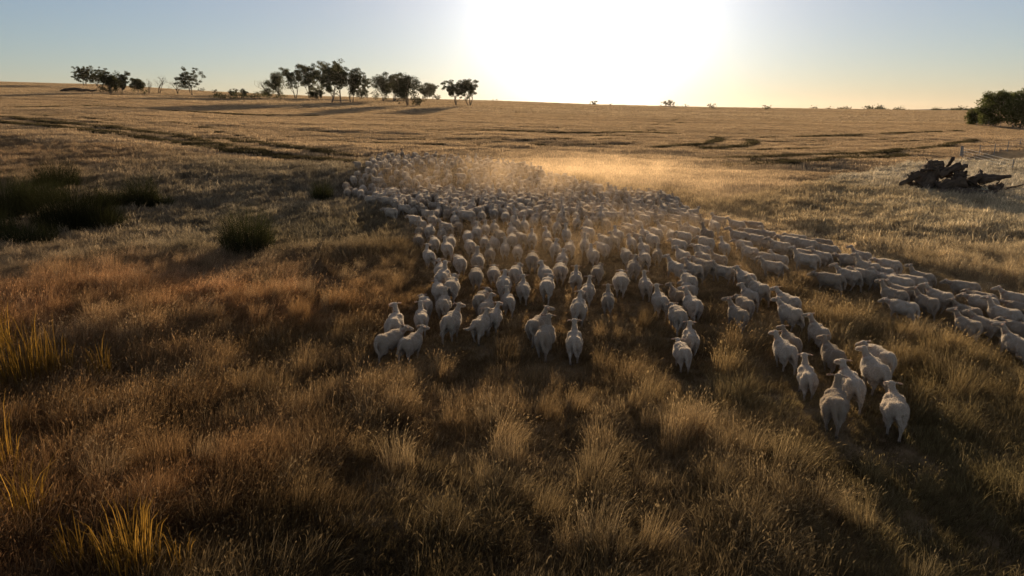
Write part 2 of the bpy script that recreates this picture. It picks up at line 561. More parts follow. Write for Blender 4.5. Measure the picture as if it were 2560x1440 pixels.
# px x, px base row, px height, px width, style, lean, name, label
G_L = 'trees on the left rise'
G_M = 'gum grove on the crest'
TREES = [
 (214, 216, 50, 62, 'gum', (-.15, 0), 'gum_tree', 'leftmost gum tree of the skyline with spreading umbrella crown', G_L),
 (242, 217, 50, 56, 'gum', (.1, 0), 'gum_tree', 'gum tree right beside the leftmost one, several slim trunks', G_L),
 (279, 237, 62, 50, 'bush', (0, 0), 'gum_tree', 'dark leafy tree in front of the left skyline group, leaning trunk', G_L),
 (303, 237, 58, 46, 'gum', (.1, 0), 'gum_tree', 'taller forked tree at the right end of the left skyline group', G_L),
 (344, 234, 40, 34, 'bush', (.15, 0), 'gum_tree', 'small leafy tree standing just left of the bare trees', G_L),
 (371, 236, 42, 26, 'dead', (0, 0), 'dead_tree', 'slender bare tree behind the round dark shrub', G_L),
 (396, 235, 47, 46, 'dead', (-.1, 0), 'dead_tree', 'widest bare tree, its grey twigs spreading like a fan', G_L),
 (445, 236, 44, 46, 'dead', (.05, 0), 'dead_tree', 'bare tree next to the single round-headed tree', G_L),
 (483, 240, 70, 54, 'gum', (0, 0), 'gum_tree', 'single round-headed tree standing apart right of the bare trees', G_L),
 (366, 237, 14, 20, 'bush', (0, 0), 'shrub', 'round dark shrub below the slender bare tree', G_L),
 (503, 229, 11, 20, 'bush', (0, 0), 'shrub', 'low dark shrub on the skyline just right of the round-headed tree', G_L),
 (537, 234, 12, 18, 'bush', (0, 0), 'shrub', 'small shrub midway between the round-headed tree and the twin bushes', G_L),
 (583, 242, 22, 24, 'bush', (0, 0), 'shrub', 'left one of the twin round bushes on the bank', G_L),
 (606, 242, 22, 20, 'bush', (0, 0), 'shrub', 'right one of the twin round bushes on the bank', G_L),
 (668, 240, 44, 56, 'dead', (-.55, 0), 'dead_tree', 'bare tree leaning left at the left end of the grove', G_M),
 (676, 243, 24, 30, 'bush', (0, 0), 'shrub', 'dark bush at the foot of the leaning bare tree', G_M),
 (699, 243, 64, 46, 'bush', (0, 0), 'gum_tree', 'dense upright tree at the left end of the grove', G_M),
 (738, 247, 84, 62, 'gum', (-.1, 0), 'gum_tree', 'gum with V-shaped white trunks, second tree of the grove', G_M),
 (774, 247, 84, 56, 'gum', (.05, 0), 'gum_tree', 'slim open-crowned gum, third tree of the grove', G_M),
 (803, 247, 88, 50, 'gum', (0, 0), 'gum_tree', 'gum behind the tall centre trees, dense dark head', G_M),
 (826, 259, 96, 66, 'gum', (.05, 0), 'gum_tree', 'tall gum in front of the grove with thick dark trunk', G_M),
 (853, 258, 106, 66, 'gum', (-.02, 0), 'gum_tree', 'tallest gum of the grove', G_M),
 (879, 258, 90, 52, 'gum', (.1, 0), 'gum_tree', 'tall dense gum at the right of the tallest one', G_M),
 (790, 249, 32, 38, 'bush', (0, 0), 'shrub', 'low dark bush under the slim gums of the grove', G_M),
 (900, 250, 30, 34, 'bush', (0, 0), 'shrub', 'round bush under the gap between the two halves of the grove', G_M),
 (920, 247, 52, 46, 'gum', (0, 0), 'gum_tree', 'low gum filling the dip in the middle of the grove', G_M),
 (956, 254, 68, 56, 'bush', (0, 0), 'gum_tree', 'broad dark tree left of the big spreading one', G_M),
 (985, 255, 74, 52, 'gum', (0, 0), 'gum_tree', 'tree with a tuft standing out at its top, right half of the grove', G_M),
 (1020, 265, 84, 74, 'bush', (0, 0), 'gum_tree', 'big spreading tree nearest the field with forked trunk', G_M),
 (1043, 266, 26, 40, 'bush', (0, 0), 'shrub', 'bush at the foot of the big spreading tree', G_M),
 (1066, 249, 44, 40, 'bush', (0, 0), 'gum_tree', 'small tree just right of the big spreading one', G_M),
 (1083, 249, 40, 34, 'gum', (.1, 0), 'gum_tree', 'small open tree at the right end of the grove', G_M),
 (1142, 265, 64, 62, 'gum', (-.3, 0), 'gum_tree', 'left one of the two thin gums against the glare', 'two gums near the sun'),
 (1173, 265, 68, 58, 'gum', (.05, 0), 'gum_tree', 'right one of the two thin gums against the glare', 'two gums near the sun'),
 (1094, 249, 16, 22, 'bush', (0, 0), 'shrub', 'little bush between the grove and the two thin gums', G_M),
 (1237, 253, 7, 18, 'bush', (0, 0), 'shrub', 'tiny bush on the crest right of the two thin gums', 'bushes on the crest'),
 (1483, 263, 14, 24, 'bush', (0, 0), 'shrub', 'small bush on the crest right under the sun', 'bushes on the crest'),
 (1530, 265, 8, 16, 'bush', (0, 0), 'shrub', 'tiny bush on the crest just right of the sun', 'bushes on the crest'),
 (1677, 268, 20, 38, 'bush', (0, 0), 'gum_tree', 'widest of the lone trees on the crest right of the sun', 'bushes on the crest'),
 (1713, 269, 10, 20, 'bush', (0, 0), 'shrub', 'low bush close beside the widest lone crest tree', 'bushes on the crest'),
 (1780, 271, 14, 28, 'bush', (0, 0), 'shrub', 'lone crest bush above the vertical wheel tracks', 'bushes on the crest'),
 (1917, 275, 14, 28, 'bush', (0, 0), 'shrub', 'lone crest bush farthest right before the far wood', 'bushes on the crest'),
 (2440, 314, 44, 46, 'dense', (0, 0), 'paddock_tree', 'lower rounded green tree left of the big pair at the right edge', 'trees at the right edge'),
 (2484, 318, 94, 72, 'dense', (0, 0), 'paddock_tree', 'big green tree with visible trunk, left of the pair at the right edge', 'trees at the right edge'),
 (2554, 323, 106, 76, 'dense', (0, 0), 'paddock_tree', 'big dark tree cut by the right edge of the picture', 'trees at the right edge'),
]
for i, (px, py, hp, wp, style, lean, name, label, grp) in enumerate(TREES):
    x, y, z = ground_at(px, py)
    dep = to_px(np.array(x), np.array(y), np.array(z))[2]
    k = dep / FPX
    make_tree(name, label, 'shrub' if name == 'shrub' else 'tree', (x, y, z - 0.05), hp * k, wp * k * 1.12, style, 100 + i, lean,
              M_LEAF2 if style == 'dense' else None, grp, 1.0 if hp > 30 else 0.6)

# far wood along the horizon on the right, low scrub bank on the left
def far_wood(name, label, px0, px1, dist, hgt, seed, dens, depth=30, row=None):
    r = np.random.default_rng(seed)
    Q = []
    n = int((px1 - px0) * dens)
    for i in range(n):
        px = r.uniform(px0, px1)
        if row is None:
            y = dist + r.uniform(-depth, depth)
            x = (px - 1280) / (FPX / math.cos(_p)) * y
        else:
            x, y, _ = ground_at(px, row + r.uniform(-3, 4))
        z = float(hz(x, y))
        h = hgt * (0.35 + 0.9 * float(vnoise(np.array(px / 14.0), np.array(3.0), seed)))
        rx = h * r.uniform(0.4, 0.7)
        Q.append(leaf_clump(r, (x, y, z + h * r.uniform(0.25, 0.65)), rx, h * 0.4, 26, h * 0.10))
    Q = np.concatenate(Q)
    me = mesh_np(name, Q, np.arange(len(Q), dtype=np.int32).reshape(-1, 4))
    put_shade(me, np.repeat(r.uniform(0.6, 1.3, len(Q) // 4), 4))
    o = new_obj(name, me, M_LEAF)
    tag(o, label, 'wood', None, 'stuff')
far_wood('far_wood', 'dark line of trees along the horizon on the right', 2030, 2440, 620, 6.6, 5, 1.3)
far_wood('scrub_bank', 'low dark scrub along the bank left of the grove', 520, 720, 0, 2.0, 6, 0.5, row=246)

# power pole on the horizon
def power_pole():
    y = 520.0; x = (2203 - 1280) / (FPX / math.cos(_p)) * y
    z = float(hz(x, y))
    root = empty('power_pole', (x, y, z))
    tag(root, 'thin power pole with crossarm standing out of the far wood', 'pole')
    top = CAM_Z + (HROW - 262) / 1823 * y - z
    V, F = tube([(0, 0, -0.5), (0, 0, top * .5), (0, 0, top)], [0.22, 0.2, 0.16], 8)
    new_obj('pole', mesh_np('pole', V, F), M_POST, root)
    V, F = tube([(-1.3, 0, top - 0.6), (0, -0.01, top - 0.6), (1.3, 0, top - 0.6)], [0.12] * 3, 6)
    new_obj('crossarm', mesh_np('crossarm', V, F), M_POST, root)
power_pole()

# ------------------------------------------------------------------ sheep
def surface_nets(Vg, org, h):
    ins = Vg < 0
    nx, ny, nz = Vg.shape
    corners = [(i, j, k) for i in (0, 1) for j in (0, 1) for k in (0, 1)]
    sl = lambda c: Vg[c[0]:nx - 1 + c[0], c[1]:ny - 1 + c[1], c[2]:nz - 1 + c[2]]
    P = np.zeros((nx - 1, ny - 1, nz - 1, 3)); C = np.zeros((nx - 1, ny - 1, nz - 1))
    for a in corners:
        for b in corners:
            if sum(b) - sum(a) == 1 and sum(abs(p - q) for p, q in zip(a, b)) == 1:
                va, vb = sl(a), sl(b)
                m = (va < 0) != (vb < 0)
                t = np.where(m, va / np.where(m, va - vb, 1), 0)
                for ax in range(3):
                    P[..., ax] += np.where(m, a[ax] + t * (b[ax] - a[ax]), 0)
                C += m
    act = C > 0
    idx = -np.ones(act.shape, np.int64); idx[act] = np.arange(act.sum())
    g = np.stack(np.nonzero(act), -1)
    verts = (g + P[act] / C[act][:, None]) * h + org
    F = []
    for ax in range(3):
        o1, o2 = [(1, 2), (2, 0), (0, 1)][ax]
        s0 = [slice(1, -1)] * 3; s0[ax] = slice(0, -1)
        s1 = [slice(1, -1)] * 3; s1[ax] = slice(1, None)
        A = ins[tuple(s0)]; B = ins[tuple(s1)]
        for (m, flip) in ((A & ~B, False), (~A & B, True)):
            q = np.stack(np.nonzero(m), -1)
            off = np.ones(3, int); off[ax] = 0
            q = q + off
            def cell(d1, d2):
                c = q.copy(); c[:, o1] += d1; c[:, o2] += d2
                return idx[c[:, 0], c[:, 1], c[:, 2]]
            quad = np.stack([cell(-1, -1), cell(0, -1), cell(0, 0), cell(-1, 0)], -1)
            F.append(quad[:, ::-1] if flip else quad)
    return verts, np.concatenate(F)

def sheep_mesh(name, h=0.019, head_up=0.0, yaw=0.0, tail=0.0, tail_out=0.0, phase=0.0, fat=1.0, ear=0.0, bend=0.0):
    x0, x1, y0, y1, z0, z1 = -0.46, 0.46, -0.86, 1.12, -0.04, 1.24
    gx = np.arange(x0, x1, h); gy = np.arange(y0, y1, h); gz = np.arange(z0, z1, h)
    X, Y, Z = np.meshgrid(gx, gy, gz, indexing='ij')
    P = np.stack([X, Y, Z], -1).astype(np.float32)
    D = np.full(X.shape, 9.0, np.float32)
    def smin(a, b, k):
        t = np.clip(0.5 + 0.5 * (b - a) / k, 0, 1)
        return b + (a - b) * t - k * t * (1 - t)
    def ell(c, r, k=0.06, R=None):
        nonlocal D
        q = P - np.array(c, np.float32)
        if R is not None: q = q @ R
        r = np.array(r, np.float32)
        k0 = np.linalg.norm(q / r, axis=-1); k1 = np.linalg.norm(q / (r * r), axis=-1) + 1e-6
        D = smin(D, k0 * (k0 - 1) / k1, k)
    def cap(a, b, r1, r2, k=0.04):
        nonlocal D
        a = np.array(a, np.float32); b = np.array(b, np.float32)
        ba = b - a; pa = P - a
        t = np.clip((pa @ ba) / (ba @ ba), 0, 1)
        d = np.linalg.norm(pa - t[..., None] * ba, axis=-1) - (r1 + (r2 - r1) * t)
        D = smin(D, d, k)
    f = fat
    sx = bend * 0.10
    ell((0, -0.02, 0.565), (0.285 * f, 0.37, 0.225 * f), 0.02)           # barrel
    ell((sx * .6, 0.28, 0.60), (0.195 * f, 0.26, 0.215), 0.08)           # chest
    ell((0, -0.36, 0.63), (0.205 * f, 0.21, 0.195), 0.05)
    for s_ in (-1, 1):
        ell((s_ * 0.10, -0.30, 0.755), (0.07, 0.10, 0.05), 0.07)          # hip bones
        ell((s_ * 0.13 + sx * .6, 0.26, 0.66), (0.09, 0.13, 0.15), 0.05)  # shoulder blades               # rump
    ell((0, 0.0, 0.735), (0.10, 0.42, 0.06), 0.10)                       # back line
    # neck and head
    nb = np.array((sx, 0.38, 0.66))
    nt = np.array((sx + 0.10 * math.sin(rad(yaw)) + bend * .05, 0.62 - 0.05 * head_up, 0.90 + 0.10 * head_up))
    cap(nb, nt, 0.120, 0.064, 0.07)
    ya = rad(yaw)
    hd = np.array((math.sin(ya), math.cos(ya), -0.34 + 0.10 * head_up)); hd /= np.linalg.norm(hd)
    hc = nt + np.array((0, 0, 0.035)) + hd * 0.05
    cap(hc - hd * 0.02, hc + hd * 0.15, 0.080, 0.055, 0.03)
    cap(hc + hd * 0.12, hc + hd * 0.215, 0.056, 0.045, 0.03)
    side = np.array((math.cos(ya), -math.sin(ya), 0.0))
    for s in (-1, 1):
        e0 = hc - hd * 0.03 + side * s * 0.07 + np.array((0, 0, 0.035))
        ed = side * s * 1.0 - hd * 0.25 + np.array((0, 0, -0.12 + ear * s * 0.35)); ed /= np.linalg.norm(ed)
        w = np.cross(ed, hd); w /= np.linalg.norm(w)
        v = np.cross(w, ed)
        R = np.stack([ed, v, w], -1).astype(np.float32)
        ell(e0 + ed * 0.075, (0.100, 0.038, 0.018), 0.015, R)
    # hind legs
    for s, ph in ((-1, phase), (1, -phase)):
        sw = 0.13 * ph
        hip = (s * 0.115, -0.33, 0.58)
        knee = (s * 0.125, -0.30 + sw * 0.5, 0.38)
        hock = (s * 0.115, -0.47 + sw * 0.9, 0.27 + 0.02 * abs(ph))
        foot = (s * 0.105, -0.43 + sw * 1.5, 0.035 + 0.03 * max(ph, 0))
        cap(hip, knee, 0.135, 0.095, 0.05)
        cap((s * 0.12, -0.40, 0.52), hock, 0.10, 0.036, 0.06)
        cap(knee, hock, 0.07, 0.038, 0.05)
        cap(hock, foot, 0.034, 0.026, 0.025)
        cap(foot, (foot[0], foot[1] + 0.03, 0.0), 0.030, 0.033, 0.015)
    for s, ph in ((-1, -phase), (1, phase)):
        sw = 0.15 * ph
        sh = (s * 0.115, 0.27, 0.52)
        kn = (s * 0.105, 0.30 + sw * 0.6, 0.27)
        ft = (s * 0.10, 0.29 + sw * 1.3 - 0.04 * max(ph, 0), 0.035 + 0.04 * max(ph, 0))
        cap(sh, kn, 0.09, 0.042, 0.06)
        cap(kn, ft, 0.036, 0.026, 0.025)
        cap(ft, (ft[0], ft[1] + 0.03, 0.0), 0.030, 0.033, 0.015)
    # tail
    t0 = np.array((0, -0.54, 0.70))
    t1 = t0 + np.array((0.07 * tail, -0.075 - 0.10 * tail_out, -0.13 + 0.10 * tail_out))
    t2 = t1 + np.array((0.12 * tail, -0.015 - 0.12 * tail_out, -0.15 + 0.14 * tail_out))
    t3 = t2 + np.array((0.12 * tail, 0.0 - 0.03 * tail_out, -0.11 + 0.16 * tail_out))
    cap(t0, t1, 0.05, 0.046, 0.035); cap(t1, t2, 0.044, 0.038, 0.015); cap(t2, t3, 0.037, 0.022, 0.02)
    # slight folds of the fleece
    D = D + 0.006 * np.sin(X * 23 + 3 * np.sin(Y * 9)) * np.sin(Y * 21 + 2) * np.sin(Z * 19 + 1)
    v, fq = surface_nets(D, np.array((x0, y0, z0)), h)
    c = np.ones((len(v), 4), np.float32)
    hoof = np.clip((0.055 - v[:, 2]) / 0.03, 0, 1)
    c[:, :3] *= (1 - 0.85 * hoof)[:, None]
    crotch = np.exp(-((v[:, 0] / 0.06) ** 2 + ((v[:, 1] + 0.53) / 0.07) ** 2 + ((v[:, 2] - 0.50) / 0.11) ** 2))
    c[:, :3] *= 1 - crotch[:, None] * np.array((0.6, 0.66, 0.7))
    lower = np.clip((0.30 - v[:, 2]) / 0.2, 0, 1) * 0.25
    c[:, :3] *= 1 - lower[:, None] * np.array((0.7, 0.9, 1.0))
    rel = v - hc
    along = rel @ hd; lat = np.abs(rel @ side)
    earm = np.clip((lat - 0.10) / 0.03, 0, 1) * (np.linalg.norm(rel, axis=1) < 0.30)
    c[:, :3] *= 1 - earm[:, None] * np.array((0.05, 0.22, 0.25))
    muz = np.clip((along - 0.21) / 0.03, 0, 1) * (lat < 0.1) * (np.linalg.norm(rel, axis=1) < 0.34)
    c[:, :3] *= 1 - muz[:, None] * np.array((0.25, 0.4, 0.4))
    for s in (-1, 1):
        ep = hc + hd * 0.075 + side * s * 0.075 + np.array((0, 0, 0.02))
        ey = np.exp(-np.sum((v - ep) ** 2, 1) / 0.018 ** 2)
        c[:, :3] *= 1 - 0.9 * ey[:, None]
    # short fleece fibres standing off the skin
    r = np.random.default_rng(abs(int(5000 + 50 * yaw + 7 * tail)))
    fn = np.cross(v[fq[:, 2]] - v[fq[:, 0]], v[fq[:, 3]] - v[fq[:, 1]])
    fn /= np.linalg.norm(fn, axis=1)[:, None] + 1e-9
    fc = v[fq].mean(1)
    keep = np.nonzero((fc[:, 2] > 0.33) & (r.uniform(size=len(fq)) < 0.85))[0]
    keep = np.concatenate([keep, r.choice(keep, len(keep) // 2)])
    n = len(keep)
    L = r.uniform(0.014, 0.032, n)[:, None] * np.where(fc[keep, 1] > 0.5, 0.45, 1.0)[:, None]
    dirn = fn[keep] + r.normal(0, 0.45, (n, 3)); dirn /= np.linalg.norm(dirn, axis=1)[:, None]
    sd = np.cross(dirn, r.normal(size=(n, 3))); sd /= np.linalg.norm(sd, axis=1)[:, None] + 1e-9
    root = fc[keep] + r.normal(0, 0.005, (n, 3)) - fn[keep] * 0.004
    fv = np.stack([root - sd * 0.006, root + sd * 0.006, root + dirn * L], 1).reshape(-1, 3)
    nv = len(v)
    allv = np.concatenate([v, fv])
    cf = c[fq[keep, 0]] * np.concatenate([r.uniform(0.75, 1.1, (n, 1)).repeat(3, 1), np.ones((n, 1))], 1)
    call = np.concatenate([c, np.repeat(cf, 3, 0)]).astype(np.float32)
    tris = np.arange(nv, nv + 3 * n).reshape(-1, 3)
    loops = np.concatenate([fq.ravel(), tris.ravel()]).astype(np.int32)
    tot = np.concatenate([np.full(len(fq), 4), np.full(n, 3)]).astype(np.int32)
    start = np.concatenate([[0], np.cumsum(tot)[:-1]]).astype(np.int32)
    me = bpy.data.meshes.new(name)
    me.vertices.add(len(allv)); me.vertices.foreach_set('co', allv.astype(np.float32).ravel())
    me.loops.add(len(loops)); me.loops.foreach_set('vertex_index', loops)
    me.polygons.add(len(tot)); me.polygons.foreach_set('loop_start', start); me.polygons.foreach_set('loop_total', tot)
    me.update(calc_edges=True)
    me.polygons.foreach_set('use_smooth', tot == 4)
    me.materials.append(M_WOOL); me.materials.append(M_FIBRE)
    me.polygons.foreach_set('material_index', (tot == 3).astype(np.int32))
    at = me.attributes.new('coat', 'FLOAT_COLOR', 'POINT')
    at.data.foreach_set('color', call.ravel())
    return me

SHEEP = [
 sheep_mesh('sheep', head_up=.8, yaw=0, tail=.3, phase=.6),                          # 0 straight, head high
 sheep_mesh('sheep', head_up=.1, yaw=25, tail=-.5, phase=-.7, ear=.4),               # 1 head right
 sheep_mesh('sheep', head_up=0, yaw=-25, tail=.4, phase=.8, ear=-.3),               # 2 head left
 sheep_mesh('sheep', head_up=-1.5, yaw=8, tail=.1, phase=.3, fat=1.06),               # 3 head lower
 sheep_mesh('sheep', head_up=-1.8, yaw=-18, tail=-.25, phase=-.6, fat=1.04),           # 4 head low left
 sheep_mesh('sheep', head_up=.9, yaw=45, tail=.8, phase=.9, tail_out=.3),            # 5 looking right, tail swung
 sheep_mesh('sheep', head_up=.9, yaw=-45, tail=-.7, phase=-.9, fat=.95),             # 6 looking left
 sheep_mesh('sheep', head_up=.2, yaw=0, tail=-.9, phase=.5, tail_out=.8, fat=.95),   # 7 tail out to the left
 sheep_mesh('sheep', head_up=1.1, yaw=-8, tail=.2, phase=-.3, fat=.93),              # 8 very upright
 sheep_mesh('sheep', head_up=-1.2, yaw=25, tail=.6, phase=.9, fat=1.0, tail_out=.2),  # 9 low right
]

# centre of the trunk in the photograph, heading relative to the view ray (0 = seen from behind,
# -90 = profile facing left), pose, label of the ones that stand apart
S_ = [
 (986,803,12,6,'sheep at the rear left corner of the flock with raised head looking left'),
 (1053,787,0,0,'sheep with drooping tail directly right of the one at the rear left corner'),
 (1063,751,-8,4,'sheep half hidden behind two others near the rear left corner'),
 (1097,719,-10,3,None),(1129,713,5,9,None),(1109,753,8,0,None),(1101,670,0,2,None),(1107,692,10,0,None),
 (1072,634,-15,5,'sheep on the left edge of the flock with tail tip lifted'),
 (1149,652,-10,4,None),(1194,650,0,0,None),(1190,684,0,3,None),(1234,676,0,3,None),(1260,706,0,1,None),(1289,676,10,9,None),
 (1308,714,0,0,None),(1331,646,0,3,None),(1363,680,-12,2,None),(1401,672,0,3,None),(1368,712,5,9,None),
 (1204,743,15,9,None),(1216,759,15,1,None),(1236,783,10,1,'slim sheep half hidden behind the one with tail stuck out to the left'),
 (1202,803,22,7,'sheep with tail stuck out to the left, rear left of the flock'),
 (1270,745,-5,0,'sheep with tail swung right, in front of the sheep with stuck-out tail'),
 (1129,801,20,1,'sheep with long neck turned right behind the rear left pair'),
 (974,847,45,9,'left one of the rear left pair, seen obliquely from behind'),
 (1027,849,35,1,'right one of the rear left pair, head raised to the right'),
 (1343,807,25,5,'sheep looking right, half hidden by the broad long-necked one'),
 (1363,839,10,0,'broad long-necked sheep at the rear, looking straight ahead'),
 (1436,848,0,8,'rearmost sheep in the middle, seen squarely from behind'),
 (1440,692,0,7,None),(1470,722,5,0,None),(1447,768,0,1,'sheep with spread ears just ahead of the rearmost middle one'),
 (1520,742,0,8,'sheep standing alone with ears out, right of the middle'),(1552,700,0,3,None),(1614,707,-8,0,None),
 (1650,748,-15,0,'sheep walking alone left of the group of four'),
 (1692,732,-25,2,None),(1722,716,-25,4,None),(1722,697,-20,9,None),(1731,760,-20,6,'sheep with one ear cocked up, looking left'),
 (1694,785,-15,4,'round sheep with head lowered, ahead of the rear pair'),
 (1727,838,-10,1,'sheep whose rump is hidden by the one behind it, in the rear pair'),
 (1706,870,-15,3,'rear one of the pair at the back, right of the middle'),
 (1845,780,-30,6,'sheep looking left at the back of the group of four'),(1862,754,-25,4,None),(1874,731,-30,2,None),(1896,720,-35,2,None),(1865,690,-35,2,None),
 (1931,660,-75,7,'sheep in profile with upturned tail, open ground before it'),
 (1948,640,-55,1,None),(1916,638,-55,4,None),(2015,646,-75,8,'big sheep in profile with long hanging tail, right flank of the flock'),
 (2008,626,-60,3,None),(2054,636,-55,2,None),(2070,620,-65,9,None),(2056,604,-70,4,None),(1992,594,-70,3,None),(2016,609,-65,4,None),
 (1950,615,-60,2,None),(1975,601,-60,3,None),(1921,581,-50,0,None),(1916,601,-45,4,None),
 (2154,634,-60,6,'sheep on the outer right edge with sunlit chest, head up'),(2125,647,-65,4,None),(2169,669,-55,8,None),(2222,660,-60,4,None),(2205,676,-60,2,None),
 (2121,687,-55,2,None),(2160,685,-60,3,None),(2077,696,-70,4,'stout sheep in profile on the inner edge of the right flank'),
 (2214,692,-60,2,None),(2305,689,-65,8,'sheep with raised head at the top of the right hand group'),(2280,702,-70,4,None),(2246,707,-65,3,None),
 (2235,733,-60,8,'long-necked sheep stretching forward above the dark grey one'),(2252,722,-60,2,None),
 (2259,762,-65,4,'dark grey sheep in profile with curled tail in the grass'),
 (2318,751,-45,6,'sheep seen obliquely with legs apart right of the dark grey one'),(2349,740,-50,2,None),
 (2412,713,-80,4,'lone sheep in profile on the outer edge at the right'),
 (2457,737,-70,3,None),(2457,752,-65,4,None),(2542,744,-80,2,'sheep in profile with sunlit chest at the right picture edge'),
 (2419,773,-55,2,None),(2511,783,-65,8,'large sheep facing left near the right picture edge'),
 (2421,807,-45,6,'sheep with pricked ears at the lower right end of the flank'),(2464,806,-55,2,None),(2552,762,-70,4,None),(2549,816,-60,3,None),
 (2542,858,-40,6,'sheep cut by the right picture edge, lowest of the flank'),
 (1970,752,-40,2,'upper one of two sheep walking close together left of the open grass'),
 (1975,780,-40,2,'lower one of two sheep walking close together left of the open grass'),
 (2047,824,-25,6,'round sheep with dark ear and sunlit shoulder, ahead of the tail group'),
 (1977,845,-25,2,'far sheep of the overlapping couple at the left of the tail group'),
 (1962,870,-25,2,'near sheep of the overlapping couple, looking left'),
 (2083,881,-25,2,'sheep with brightly sunlit side in the centre of the tail group'),
 (2199,891,-35,4,'sheep with lowered head behind the broad-backed one'),
 (2187,923,-25,2,'broad-backed sheep with a shadow across its back'),
 (2019,931,-12,8,'slim sheep with both ears straight out in the tail group'),
 (2126,955,-18,2,'sheep with tail hanging sideways just behind the slim ones'),
 (2088,1004,0,0,'slim sheep second nearest to the camera, ears out level'),
 (2238,1013,-8,2,'nearest sheep to the camera with broad rump and thick tail'),
 (1810,670,-60,7,'big sheep with lifted tail seen from the side, right of the middle'),
 (1757,661,-45,9,None),(1734,669,-35,2,None),(1690,664,-35,6,None),(1707,635,-30,2,None),(1756,640,-30,8,None),(1797,642,-45,1,None),
 (1755,620,-45,4,None),(1811,611,-20,8,'slim upright sheep with open ground around it, inner right flank'),(1765,604,-35,4,None),(1697,607,-35,4,None),
 (1644,629,0,0,None),(1611,640,-10,9,None),(1609,615,-20,0,None),(1631,597,-20,3,None),(1711,585,-40,4,None),(1767,582,-25,8,None),
 (1860,607,-50,4,None),(1846,586,-50,2,None),(1874,625,-45,1,None),(1890,595,-50,3,None),(1879,580,-60,4,None),(1887,561,-60,4,None),
 (1842,559,-55,2,None),(1912,584,-50,4,None),(1786,562,-15,3,None),(1797,547,-50,1,None),(1761,550,-30,0,None),(1737,546,-30,4,None),
 (1709,537,-40,4,None),(1690,540,-40,3,None),(1681,549,-30,2,None),(1655,566,-25,6,None),(1677,561,-45,3,None),(1679,580,-10,3,None),
 (1734,574,-35,2,None),(1712,569,-40,0,None),(1640,580,-25,4,None),(1611,580,-20,1,None),(1645,544,-20,0,None),(1625,536,-30,3,None),(1611,544,-30,4,None),
 (1406,642,0,1,None),(1424,615,0,9,None),(1388,619,0,1,None),(1369,602,0,3,None),(1367,582,0,6,None),(1392,565,0,1,None),(1416,580,-5,8,None),
 (1410,552,0,0,None),(1370,552,0,1,None),(1330,594,0,7,None),(1310,560,0,0,None),(1335,548,0,1,None),(1442,549,0,1,None),(1470,557,-5,2,None),
 (1471,574,-25,4,None),(1465,586,-15,4,None),(1462,607,0,8,None),(1482,632,-15,1,None),(1507,615,-25,4,None),(1512,600,-25,3,None),(1535,598,-15,2,None),
 (1544,582,-20,1,None),(1515,555,0,3,None),(1501,539,0,0,None),(1484,544,-10,1,None),(1566,632,-10,4,None),(1584,667,0,1,None),(1494,674,5,9,None),
 (1579,600,-10,2,None),(1596,590,-25,3,None),(1565,576,-20,4,None),(1564,546,-10,0,None),(1594,554,-30,2,None),(1575,566,-30,4,None),(1363,544,0,0,None),
 (1046,596,0,3,None),(1086,601,-5,3,None),(1117,617,-10,0,None),(1126,597,0,9,None),(1049,574,0,0,None),(1074,574,5,3,None),(1105,579,0,7,None),
 (1114,566,-30,2,None),(1081,545,0,0,None),(1055,554,-20,1,None),(1037,545,-35,4,None),(1145,560,0,3,None),(1137,543,0,2,None),(1170,586,0,4,None),
 (1192,576,0,0,None),(1190,557,-15,1,None),(1214,567,0,0,None),(1236,562,-5,1,None),(1211,597,0,9,None),(1175,612,-10,3,None),(1236,601,-10,3,None),
 (1225,627,0,2,None),(1250,586,-10,4,None),(1280,596,0,3,None),(1262,616,0,8,None),(1294,621,0,9,None),(1280,574,-5,2,None),(1302,590,-20,3,None),
 (1286,544,0,1,None),(1264,536,0,3,None),(1290,558,0,0,None),(1204,536,0,2,None),(1166,535,-60,3,None),
 (868,477,0,0,'leftmost sheep of the whole flock, at the tip of its left edge'),(888,475,5,3,None),(865,462,0,4,None),(907,469,0,3,None),
 (926,493,-70,2,'sheep in profile facing left at the far left edge of the flock'),(967,495,-60,4,None),
 (977,528,-40,4,'sheep stepping out of the far left edge beside dark trampled grass'),(977,483,-75,4,None),(1010,516,-50,6,None),(959,461,0,0,None),
 (930,465,0,3,None),(920,422,0,3,None),(934,428,0,0,None),(950,436,5,1,None),(894,409,-20,4,'lone sheep just outside the flock at its far left tip'),
 (934,401,0,2,None),(972,414,0,0,None),(987,405,0,3,None),(1023,412,5,3,None),
]
pts = []
for (px, py, hd, pose, lab) in S_:
    x, y, z = ground_at(px, py, 0.56)
    pts.append([x, y, hd + math.degrees(math.atan2(x, y)), pose, lab, px, py])

def in_poly(x, y, poly):
    c = False; n = len(poly)
    for i in range(n):
        xa, ya = poly[i]; xb, yb = poly[i - 1]
        if (ya > y) != (yb > y) and x < (xb - xa) * (y - ya) / (yb - ya) + xa:
            c = not c
    return c

